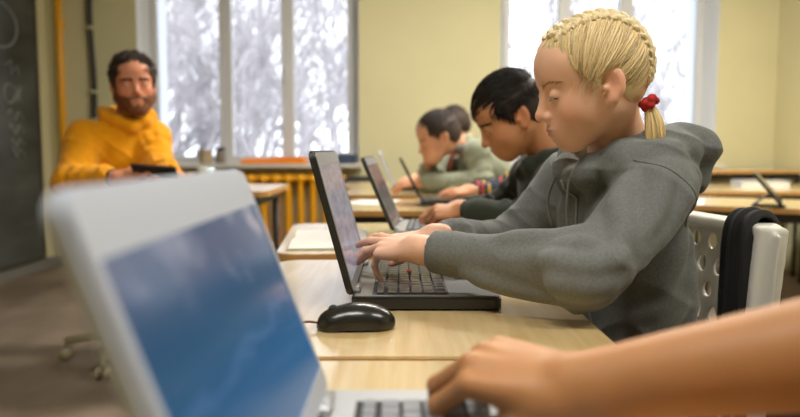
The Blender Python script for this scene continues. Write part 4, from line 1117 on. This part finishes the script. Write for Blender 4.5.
# her hair: scalp shell, strands drawn back to the braids, braid lobes, tails with ties
gh = np.random.default_rng(21)
shell, _ = hair_shell(HG, h_blond, None, .0035, .0026, .002, 'hair'); reparent(shell, GIRL)
RID = np.array([(.80, .10, .60), (.66, .28, .70), (.40, .40, .83), (.08, .46, .885), (-.26, .48, .84), (-.56, .52, .65), (-.78, .54, .33), (-.85, .52, .0), (-.80, .52, -.32), (-.70, .52, -.56)])
def ridge(t):
    P = smooth_path(RID, 80); u = np.stack([np.interp(t, np.linspace(0, 1, 80), P[:, i]) for i in range(3)], -1); return u/np.linalg.norm(u, axis=-1)[..., None]
Ps, Rs, Cs = [], [], []
for sgn in (1, -1):
    n = 2600
    t = gh.uniform(0, 1, n)
    # lower strands: hairline -> braid ; upper strands: parting -> braid
    low = gh.uniform(size=n) < .62
    hz = np.interp(t, [0, .15, .35, .55, .75, .9, 1], [.068, .052, .020, -.004, -.028, -.052, -.060])
    hx = hairline_x(hz)+.003; hx = np.where(t > .45, np.interp(t, [.45, .6, .75, 1], [.018, -.016, -.034, -.056]), hx)
    hz = np.where(t > .45, np.interp(t, [.45, .6, .75, 1], [.010, .020, -.036, -.058]), hz)
    e = np.stack([(hx-HC[0])/HR[0], np.zeros(n), (hz-HC[2])/HR[2]], 1); e[:, 1] = np.sqrt(np.clip(1-e[:, 0]**2-e[:, 2]**2, .02, 1))
    tp = np.clip(t*1.0, 0, 1); topu = np.stack([np.interp(tp, [0, .3, .6, 1], [.86, .42, -.40, -.98]), np.full(n, .03), np.interp(tp, [0, .3, .6, 1], [.50, .90, .91, .05])], 1)
    a = np.where(low[:, None], e, topu); a /= np.linalg.norm(a, axis=1)[:, None]
    b = ridge(np.clip(t*.98+.06+gh.normal(0, .03, n), 0, 1)); b = b*1.08-a*gh.uniform(-.06, .12, (n, 1)); b /= np.linalg.norm(b, axis=1)[:, None]
    M = 9; s_ = np.linspace(0, 1, M)[None, :, None]
    u = a[:, None]*(1-s_)+b[:, None]*s_; bend = np.sin(s_*PI)*(.06*gh.normal(size=(n, 1, 1))); u = u+bend*np.array([1, 0, .3]); u /= np.linalg.norm(u, axis=2)[..., None]
    off = .0040+.0055*np.sin(np.linspace(0, 1, M)*PI*.7)[None, :]+gh.normal(0, .0010, (n, 1))
    q = hsurf(u, off); q[..., 1] *= sgn
    Ps.append(HG.w(q)); Rs.append(.00125*HG.s*np.array([.5, .9, 1, 1, 1, 1, 1, .9, .6])[None, :]*gh.uniform(.7, 1.3, (n, 1)))
    cl = .88+.14*np.sin(t*70)[:, None]+gh.normal(0, .09, (n, 1)); Cs.append(np.repeat(np.clip(np.concatenate([cl*1.05, cl, cl*.92], 1), .35, 1.35), M*3, 0))
V, F = strand_mesh(np.concatenate(Ps), np.concatenate(Rs)); reparent(mesh_obj('hair_strands', V, F, h_blond, None, True, colors=np.concatenate(Cs)), GIRL)
def braid(sgn):
    S = Shape(); n = 15; cols = []
    for i in range(n):
        t = .15+.82*i/(n-1)
        for sd in (-1, 1):
            u0 = ridge(np.array(t)); u1 = ridge(np.array(min(1, t+.05))); tg = unit(hsurf(u1[None], np.array([.0]))[0]-hsurf(u0[None], np.array([.0]))[0]); nr = unit(u0/HR)
            sdv = np.cross(tg, nr); c = hsurf(u0[None], np.array([.010]))[0]+sdv*sd*.0072+tg*(.0045 if sd > 0 else -.001)
            ax = unit(tg*.80-sdv*sd*.62); ay = unit(np.cross(nr, ax)); Rl = np.stack([ax, ay, np.cross(ax, ay)], 1)
            c = c*np.array([1, sgn, 1]); Rl = Rl*np.array([1, sgn, 1])[:, None]
            S.el(HG.w(c), np.array((.0150, .0066, .0072))*HG.s*(.85+.15*math.sin(PI*t)), HG.R@Rl, .0025)
    w_ = waves(3, .0006, 700, 1300, 5); S.disp = w_
    V, F = S.mesh(.0014); cc = .90+.16*np.sin(V@np.array([1500, 700, 1100]))[:, None]*np.ones(3)
    o = mesh_obj('braid', V, F, h_blond, None, True, colors=cc); reparent(o, GIRL); return o
tie_l = np.array((-.066, .054, -.058))
def tail(sgn):
    c0 = tie_l*np.array([1, sgn, 1]); n = 420; M = 8
    p0 = HG.w(c0); dn = np.array((.10, -.05, -1.0)); dn /= np.linalg.norm(dn)
    ang = gh.uniform(0, 2*PI, n); rr = np.sqrt(gh.uniform(0, 1, n)); P = np.zeros((n, M, 3)); L = gh.uniform(.072, .098, n)
    for j in range(M):
        s_ = j/(M-1); spread = .0055+.012*math.sin(min(1, s_*1.25)*PI*.62)-.004*s_
        P[:, j] = p0+dn*(s_*L)[:, None]+np.stack([np.cos(ang)*rr, np.sin(ang)*rr, 0*ang], 1)*spread+np.array((.006, 0, 0))*math.sin(s_*PI)
    V, F = strand_mesh(P, .0012*np.linspace(1, .35, M)[None, :]*gh.uniform(.8, 1.3, (n, 1)))
    cl = gh.uniform(.75, 1.25, n); o = mesh_obj('pigtail', V, F, h_blond, None, True, colors=np.repeat(cl, M*3)[:, None]*np.array([1.05, 1, .85])); reparent(o, GIRL)
    S = Shape(); ax = HG.R@unit((-.3, .1*sgn, -.9)); u_ = unit(np.cross(ax, (1, .2, 0))); v_ = np.cross(ax, u_)
    for i in range(11):
        th = 2*PI*i/11; S.sp(p0+(math.cos(th)*u_+math.sin(th)*v_)*.0095+ax*.0035*(1 if i % 2 else -1), .0062, .003)
    V, F = S.mesh(.0013); tag(reparent(mesh_obj('hair_tie', V, F, mat('red_scrunchie', srgb(176, 34, 30), .8, bump=.4, bscale=600), None), GIRL), 'red scrunchie')
braid(1); braid(-1); tail(1); tail(-1)
# loose wisps by the ear, temple and forehead
n = 46; st = np.stack([gh.uniform(-.002, .052, n), np.zeros(n), gh.uniform(.0, .060, n)], 1); st[:, 0] = hairline_x(st[:, 2])+gh.uniform(-.006, .004, n)
e = np.stack([(st[:, 0]-HC[0])/HR[0], np.zeros(n), (st[:, 2]-HC[2])/HR[2]], 1); e[:, 1] = np.sqrt(np.clip(1-e[:, 0]**2-e[:, 2]**2, .05, 1))
q0 = hsurf(e, np.full(n, .003)); M = 7; P = np.zeros((n, M, 3)); Lw = gh.uniform(.018, .055, n); dirw = np.stack([gh.normal(.10, .25, n), np.full(n, .05), gh.normal(-.9, .2, n)], 1)
for j in range(M):
    s_ = j/(M-1); P[:, j] = q0+dirw*(Lw*s_)[:, None]+np.array([-.010, .004, 0])*math.sin(s_*PI)*gh.normal(1, .5, (n, 1))
V, F = strand_mesh(HG.w(P), .00055*np.linspace(1, .3, M)[None, :]*np.ones((n, 1))); reparent(mesh_obj('loose_strands', V, F, h_blond, None, True, colors=np.full((len(V), 3), 1.0)), GIRL)
# zip, seams and drawstring of the hoodie
HOOD = [o for o in GIRL.children if o.name.startswith('hoodie')][0]
def on_garment(G, pts, dirv, off=.001): return G.cast(np.array(pts), dirv, off)
zp = on_garment(GG, [gc+gf*.25+gl*.0+gz*(-.04-.30*i/20) for i in range(21)], -gf, .0012)
reparent(tube('zipper', zp, .0026, mat('zip_grey', srgb(150, 150, 146), .4, .5), None, 6), HOOD); HOOD.children[-1].location = tuple(-np.array(GB))
m_seam = fabric('grey_seam', srgb(112, 114, 108))
sm_ = [(.350, .935), (.385, .925), (.420, .90), (.440, .865), (.447, .83)]
sp2 = on_garment(GG, smooth_path([(x, .85, z) for x, z in sm_], 40), (0, 1, 0), .0004)
o = tube('seam', sp2, .0009, m_seam, None, 5); o.parent = HOOD; o.location = tuple(-np.array(GB))
ds = GG.cast(np.array([gc+gf*.25+gl*.030+gz*(-.035-.0*i) for i in range(1)]), -gf, .003)[0]
for s_ in (.0, -.055): o = tube('drawstring', smooth_path([ds+gl*s_*.9+gz*.0, ds+gl*s_*1.2-gz*.04+gf*.004, ds+gl*s_-gz*.085+gf*.002], 12), .0022, m_seam, None, 6); o.parent = HOOD; o.location = tuple(-np.array(GB))

# ---- boy in dark green
PB = dict(neck=(.408, 1.925, .940), shL=(.410, 1.805, .872), shR=(.385, 2.075, .872), elL=(.36, 1.79, .765), elR=(.33, 2.14, .765), wrL=(.172, 1.915, .784), wrR=(.165, 2.04, .780),
          pelvis=(.53, 1.955, .53), hipL=(.49, 1.88, .51), hipR=(.49, 2.03, .51), kneeL=(.14, 1.86, .52), kneeR=(.14, 2.05, .52), ankL=(.18, 1.86, .10), ankR=(.18, 2.05, .10), depth=.088, sleeve=(.055, .048, .036), arm=(.037, .032, .024))
HB = head_frame((.296, 1.882, 1.043), 183, 33, -3, 1.0)
def simple_hood(c, f, l, k=1.0):
    def fn(G):
        z = np.array((0, 0, 1.0)); ring = [(.075, 0, -.035), (.062, .048, -.015), (.03, .078, .005), (-.03, .080, .02), (-.075, .045, .026), (-.085, 0, .028), (-.075, -.045, .026), (-.03, -.080, .02), (.03, -.078, .005), (.062, -.048, -.015), (.075, 0, -.035)]
        p_ = [c+(f*a+l*b+z*h)*k for a, b, h in ring]
        for i in range(10): G.rc(p_[i], p_[i+1], .020*k, .020*k, .018)
        G.el(c-f*.095*k-z*.03*k, (.05*k, .10*k, .07*k), np.stack([f, l, z], 1), .03)
    return fn
BOY, SB, GBt, TB = person('boy with short dark hair in a dark green hoodie looking down at his laptop', (.53, 1.96, 0), PB, HB, srgb(196, 138, 98), True, .5, .0026, None, 'hoodie', f_green, f_jean, f_shoe, .005, simple_hood(np.array((.415, 1.928, .925)), np.array((-1, 0, 0.)), np.array((0, -1., 0))), 4, 7,
    handL=dict(dir=(-.93, .25, -.05), dorsal=(-.05, -.45, .88), curls=[(38, 40, 20), (44, 44, 20), (48, 46, 20), (50, 48, 20)], thumb=.6), handR=dict(dir=(-.95, -.2, -.1), dorsal=(0, .3, .95), curl=(35, 35, 15), thumb=.5), hand_s=.86, lips=(.45, .20, .15), ck=.4)
def hang(*os_, root):
    for o in os_: reparent(o, root)
def make_eyes(H, root, gaze, iris):
    before = set(COL.objects); eyes(H, None, H.R@np.array(gaze), iris)
    for o in set(COL.objects)-before: reparent(o, root)
make_eyes(HB, BOY, (1, 0, -.4), 'brown')
hang(brows(SB, HB, None, m_browd, .0012, .001, 60), lashes(SB, HB, None, m_browd, -.0030, .0011), hair_shell(HB, h_dark, None, .0055, .003, .002)[0], root=BOY)
fl_b = lambda q: np.stack([np.where(q[:, 2] > .040, 1.0, .10), -.10*np.sign(q[:, 1]), np.where(q[:, 2] > .05, -.05, -.9)], 1)
hang(short_hair(HB, None, h_dark, 5200, 2, .040, .0125, True, fl_b, .006, .22, 1.0, .0016, .32), root=BOY)

# ---- boy in the sage sweater
dz = .012
PK = dict(neck=(.340, 3.63, .975), shL=(.385, 3.49, .940), shR=(.37, 3.79, .940), elL=(.40, 3.44, .795), elR=(.150, 3.80, .775), wrL=(.10, 3.60, .785), wrR=(.150, 3.665, .885),
          pelvis=(.63, 3.67, .56), hipL=(.58, 3.60, .53), hipR=(.58, 3.75, .53), kneeL=(.24, 3.58, .53), kneeR=(.24, 3.76, .53), ankL=(.26, 3.58, .10), ankR=(.26, 3.76, .10), depth=.125, sleeve=(.062, .054, .042), arm=(.040, .036, .028), shr=.048)
HK = head_frame((.200, 3.60, 1.018), 186, 24, 0, 1.17)
SAGE, SK, GK, TK = person('boy in a sage sweater leaning on the table with a hand at his chin', (.63, 3.67, 0), PK, HK, srgb(214, 160, 126), True, .4, .0034, None, 'sweater', f_sage, f_jean, f_shoe, .007, None, 3, 9,
    handL=dict(dir=(-.98, .15, -.1), dorsal=(0, -.2, .95), curl=(25, 25, 10)), handR=dict(dir=(-.35, -.5, .75), dorsal=(-.85, .2, -.2), curl=(55, 60, 30)), hand_s=.95, lips=(.5, .24, .18), ck=.5)
make_eyes(HK, SAGE, (1, 0, -.4), 'brown')
hang(brows(SK, HK, None, m_browd, .0013, .0, 40), hair_shell(HK, h_brown, None, .007, .004)[0], short_hair(HK, None, h_brown, 2400, 4, .034, .010, True, fl_b, .002, .35, 1.0, .0024, .4), root=SAGE)
c_ = GK.cast(np.array([(.22-.004*i, 3.2, .93-.020*i) for i in range(9)]), (0, 1, 0), .002)
o = tube('lanyard', smooth_path([(.285, 3.585, .945), (.262, 3.55, .915), (.246, 3.54, .86), (.24, 3.56, .80)], 14), .011, mat('dark_red_cloth', srgb(116, 44, 36), .8), None, 8); tag(reparent(o, SAGE), 'dark red lanyard')
# grey collar
S = Shape()
for i in range(14):
    a, b = 2*PI*i/14, 2*PI*(i+1)/14; ctr = np.array((.318, 3.628, .962)); u_ = lambda t: ctr+np.array((.062*math.cos(t), .062*math.sin(t), .018*math.cos(t)))
    S.rc(u_(a), u_(b), .016, .016, .006)
V, F = S.mesh(.006); tag(reparent(mesh_obj('collar', V, F, f_grey, None), SAGE), 'grey shirt collar')

# ---- child behind him
PF = dict(neck=(.40, 4.15, .985), shL=(.42, 4.02, .94), shR=(.40, 4.28, .94), elL=(.28, 3.985, .80), elR=(.26, 4.30, .80), wrL=(.105, 4.03, .792), wrR=(.10, 4.12, .792),
          pelvis=(.58, 4.18, .53), hipL=(.54, 4.10, .51), hipR=(.54, 4.25, .51), kneeL=(.22, 4.09, .52), kneeR=(.22, 4.26, .52), ankL=(.24, 4.09, .10), ankR=(.24, 4.26, .10), depth=.088, sleeve=(.055, .05, .04))
HF = head_frame((.315, 4.13, 1.086), 184, 22, 0, 1.02)
KID, S_, G_, T_ = person('child in a navy top typing on the white laptop near the window', (.58, 4.18, 0), PF, HF, srgb(222, 172, 140), True, .4, .0036, None, 'sweater', f_navy, f_jean, f_shoe, .008, None, 0, 11,
    handL=dict(dir=(-.96, .1, -.15), dorsal=(0, -.1, .95), curl=(25, 25, 10)), handR=dict(dir=(-.96, -.1, -.15), dorsal=(0, .1, .95), curl=(25, 25, 10)), hand_s=.85)
make_eyes(HF, KID, (1, 0, -.4), 'brown')
hang(hair_shell(HF, h_brown, None, .009, .004)[0], short_hair(HF, None, h_brown, 1400, 5, .032, .012, True, fl_b, .002, .35, 1.0, .0024, .4), root=KID)

# ---- child in the striped sleeve
PP = dict(neck=(.600, 3.09, .940), shL=(.605, 2.97, .885), shR=(.595, 3.22, .885), elL=(.510, 2.97, .772), elR=(.48, 3.25, .775), wrL=(.320, 3.03, .770), wrR=(.30, 3.14, .772),
          pelvis=(.68, 3.08, .53), hipL=(.64, 3.00, .51), hipR=(.64, 3.16, .51), kneeL=(.28, 2.99, .52), kneeR=(.28, 3.16, .52), ankL=(.30, 2.99, .10), ankR=(.30, 3.16, .10), depth=.085, sleeve=(.050, .042, .034))
HP = head_frame((.545, 3.07, 1.045), 184, 20, 0, 1.0)
STR, S_, G_, T_ = person('child with a red and yellow striped navy sleeve typing at the middle table', (.63, 3.08, 0), PP, HP, srgb(206, 150, 112), True, .4, .0034, None, 'shirt', f_plaid, f_jean, f_shoe, .008, None, 0, 13,
    handL=dict(dir=(-.96, .15, -.06), dorsal=(0, -.2, .95), curl=(20, 22, 10)), handR=dict(dir=(-.96, -.05, -.06), dorsal=(0, .1, .95), curl=(20, 22, 10)), hand_s=.85)
make_eyes(HP, STR, (1, 0, -.4), 'brown')
hang(hair_shell(HP, h_dark, None, .008, .004)[0], short_hair(HP, None, h_dark, 1300, 6, .032, .012, True, fl_b, .002, .35, 1.0, .0024, .4), root=STR)

# ---- child of the arm in front
PA = dict(neck=(.545, .36, 1.02), shL=(.520, .23, .965), shR=(.535, .49, .965), elL=(.40, .20, .80), elR=(.328, .442, .828), wrL=(.17, .34, .772), wrR=(.136, .520, .769),
          pelvis=(.60, .36, .53), hipL=(.56, .28, .51), hipR=(.56, .44, .51), kneeL=(.18, .29, .52), kneeR=(.18, .45, .52), ankL=(.20, .29, .10), ankR=(.20, .45, .10), depth=.085, sleeve=(.056, .056, .050), arm=(.048, .047, .0265))
HA = head_frame((.50, .36, 1.13), 190, 20, 0, 1.04)
def no_forearm(G):
    for sd in 'LR':
        e, wq = np.array(PA['el'+sd]), np.array(PA['wr'+sd]); d_ = unit(wq-e)
        G.rc(e+d_*(.104 if sd == 'R' else .042), wq+d_*.3, .075, .075, .003, 's')
ARM, SA, GA, T_ = person('child in a rolled dark sleeve whose bare arm reaches to the nearest laptop', (.60, .36, 0), PA, HA, srgb(190, 134, 84), True, .4, .0022, None, 'shirt', f_dark, f_jean, f_shoe, .006, None, 3, 15, cuff=False,
    handR=dict(dir=(-.90, .36, .10), dorsal=(-.05, -.42, .9), curls=[(48, 42, 18), (46, 40, 18), (50, 42, 18), (52, 42, 18)], thumb=.8), handL=dict(dir=(-.9, .1, -.1), dorsal=(0, .1, .95), curl=(25, 25, 10)), hand_s=.93, extra=no_forearm, neck_r=.046)
make_eyes(HA, ARM, (1, 0, -.4), 'brown')
hang(hair_shell(HA, h_brown, None, .009, .004)[0], short_hair(HA, None, h_brown, 1200, 7, .032, .012, True, fl_b, .002, .35, 1.0, .0024, .4), root=ARM)

# ---- the man in yellow
PT = dict(neck=(-1.145, 2.995, 1.105), shL=(-1.065, 3.03, 1.000), shR=(-1.285, 2.885, .995), elL=(-1.0, 2.905, .865), elR=(-1.285, 2.735, .822), wrL=(-.89, 2.735, .848), wrR=(-1.070, 2.635, .842),
          pelvis=(-1.215, 3.06, .60), hipL=(-1.12, 3.06, .56), hipR=(-1.27, 2.98, .56), kneeL=(-.98, 2.74, .54), kneeR=(-1.08, 2.62, .54), ankL=(-.93, 2.74, .10), ankR=(-.99, 2.66, .10), depth=.115, sleeve=(.074, .066, .045), arm=(.052, .044, .030), shr=.060, toe=(.3, -.95, 0))
HT = head_frame((-1.105, 2.935, 1.222), -64, 4, 4, 1.09)
tf = unit((.5, -.87, 0)); tl = np.array((.87, .5, 0))
MAN, ST, GT, TT = person('bearded man in a mustard yellow hoodie holding a black phone', (-1.215, 3.03, 0), PT, HT, srgb(204, 136, 104), False, .4, .0030, None, 'hoodie', f_yellow, f_jean, f_shoe, .006, simple_hood(np.array((-1.155, 2.985, 1.085)), tf, tl, 1.15), 4, 17,
    handL=dict(dir=(-.25, -.95, .15), dorsal=(.75, -.1, .6), curl=(25, 30, 15), thumb=.2), handR=dict(dir=(.95, -.12, .12), dorsal=(-.1, -.85, .5), curl=(14, 22, 12), thumb=.2), hand_s=1.0, lips=(.48, .22, .18), neck_r=.052, ck=.5, fold_amp=.0032)
make_eyes(HT, MAN, (1, 0, -.02), 'blue')
hang(brows(ST, HT, None, m_browd, .0016, .0, 60), hair_shell(HT, h_brown, None, .011, .004, .015)[0], root=MAN)
fl_t = lambda q: np.stack([np.where(q[:, 2] > .05, -.35, -.3), .25*np.sign(q[:, 1]), np.where(q[:, 2] > .06, .25, -.8)], 1)
hang(short_hair(HT, None, h_brown, 3000, 8, .030, .019, False, fl_t, .012, .35, 1.0, .0020, .35), root=MAN)
# beard: shell and bristles over the jaw
S = Shape(); HT.el(S, (.034, 0, -.045), (.058, .062, .062)); HT.sp(S, (.068, 0, -.096), .024, .02)
for y in (-1, 1): HT.rc(S, (.006, y*.058, -.020), (.010, y*.056, -.055), .010, .014, .02); HT.rc(S, (.006, y*.054, -.05), (.058, y*.020, -.094), .022, .021, .02)
HT.el(S, (.088, 0, -.049), (.0095, .026, .006), .004)
S.cut(lambda p: (lambda q: (q[:, 2]-np.interp(np.abs(q[:, 1]), [0, .014, .024, .04, .052, .058, .07], [-.0445, -.0455, -.050, -.046, -.034, .0, .01]))*HT.s)(HT.l(p)))
S.cut(lambda p: (lambda q: (-.002-q[:, 0]))(HT.l(p)))
HT.el(S, (.094, 0, -.0592), (.02, .019, .0062), .002, 's')
S.disp = waves(5, .0012, 300, 600, 6)
V, F = S.mesh(.003); hang(mesh_obj('beard', V, F, h_beard, None, True, colors=(.9+.25*np.sin(V@np.array([310, 270, 190])))[:, None]*np.ones(3)), root=MAN)
wa = np.array(PT['wrR']); we = unit(np.array(PT['elR'])-wa)
tag(reparent(tube('wristband', [wa+we*.006, wa+we*.026], .037, m_rubber, None, 18), MAN), 'black wristband')
ph = empty('phone', (-.915, 2.615, .868), 'black phone held up by the man in yellow', 'phone')
Rp = rotm('Z', 8)@rotm('X', -38)@rotm('Y', 6); Rp = Matrix(Rp.tolist())
bx('phone_body', (0, 0, 0), (.165, .080, .010), m_blk, ph, .004, rot=Rp); bx('screen', tuple(Rp@Vector((0, 0, .0053))), (.152, .072, .0008), bpy.data.materials['tablet_glass'], ph, rot=Rp)

# ---------------------------------------------------------------- camera and light
cd = bpy.data.cameras.new('camera'); cam = bpy.data.objects.new('camera', cd); COL.objects.link(cam); sc.camera = cam
cam.location = (0, 0, .95); cam.rotation_euler = (R(90)-math.atan(58.5/700), 0, 0); cd.sensor_width = 36; cd.lens = 31.5; cd.clip_start = .02
cd.dof.use_dof = True; cd.dof.focus_distance = 1.10; cd.dof.aperture_fstop = 3.0
wd = bpy.data.worlds.new('sky'); sc.world = wd; wd.use_nodes = True; bg = wd.node_tree.nodes['Background']; bg.inputs[0].default_value = (.90, .95, 1.0, 1); bg.inputs[1].default_value = 3.8
def area(name, loc, tgt, sx, sy, e, col):
    l = bpy.data.lights.new(name, 'AREA'); l.shape = 'RECTANGLE'; l.size = sx; l.size_y = sy; l.energy = e; l.color = col; o = bpy.data.objects.new(name, l); COL.objects.link(o); o.location = loc
    o.rotation_euler = (Vector(tgt)-Vector(loc)).to_track_quat('-Z', 'Y').to_euler(); return o
for n, (a, b) in enumerate(WIN):
    o = area('window_portal', ((a+b)/2, YW+.40, (ZS+ZT)/2), ((a+b)/2, 0, (ZS+ZT)/2), b-a-.1, ZT-ZS-.05, 1, (1, 1, 1)); o.data.cycles.is_portal = True
for i, (x, y) in enumerate(((-.4, .2), (1.6, .2), (.3, 3.5), (1.9, 3.5))): area('ceiling_fill', (x, y, ZC-.06), (x, y, 0), 1.2, .3, 38 if y < 1 else 76, (1, .965, .90))  # unseen fill lights added under the ceiling to brighten the room
vs = sc.view_settings; vs.view_transform = 'Standard'; vs.look = 'None'; vs.gamma = 1; vs.use_curve_mapping = False; vs.exposure = 0.0
sc.cycles.use_denoising = True
sc.cycles.max_bounces = 8; sc.cycles.caustics_reflective = False; sc.cycles.caustics_refractive = False
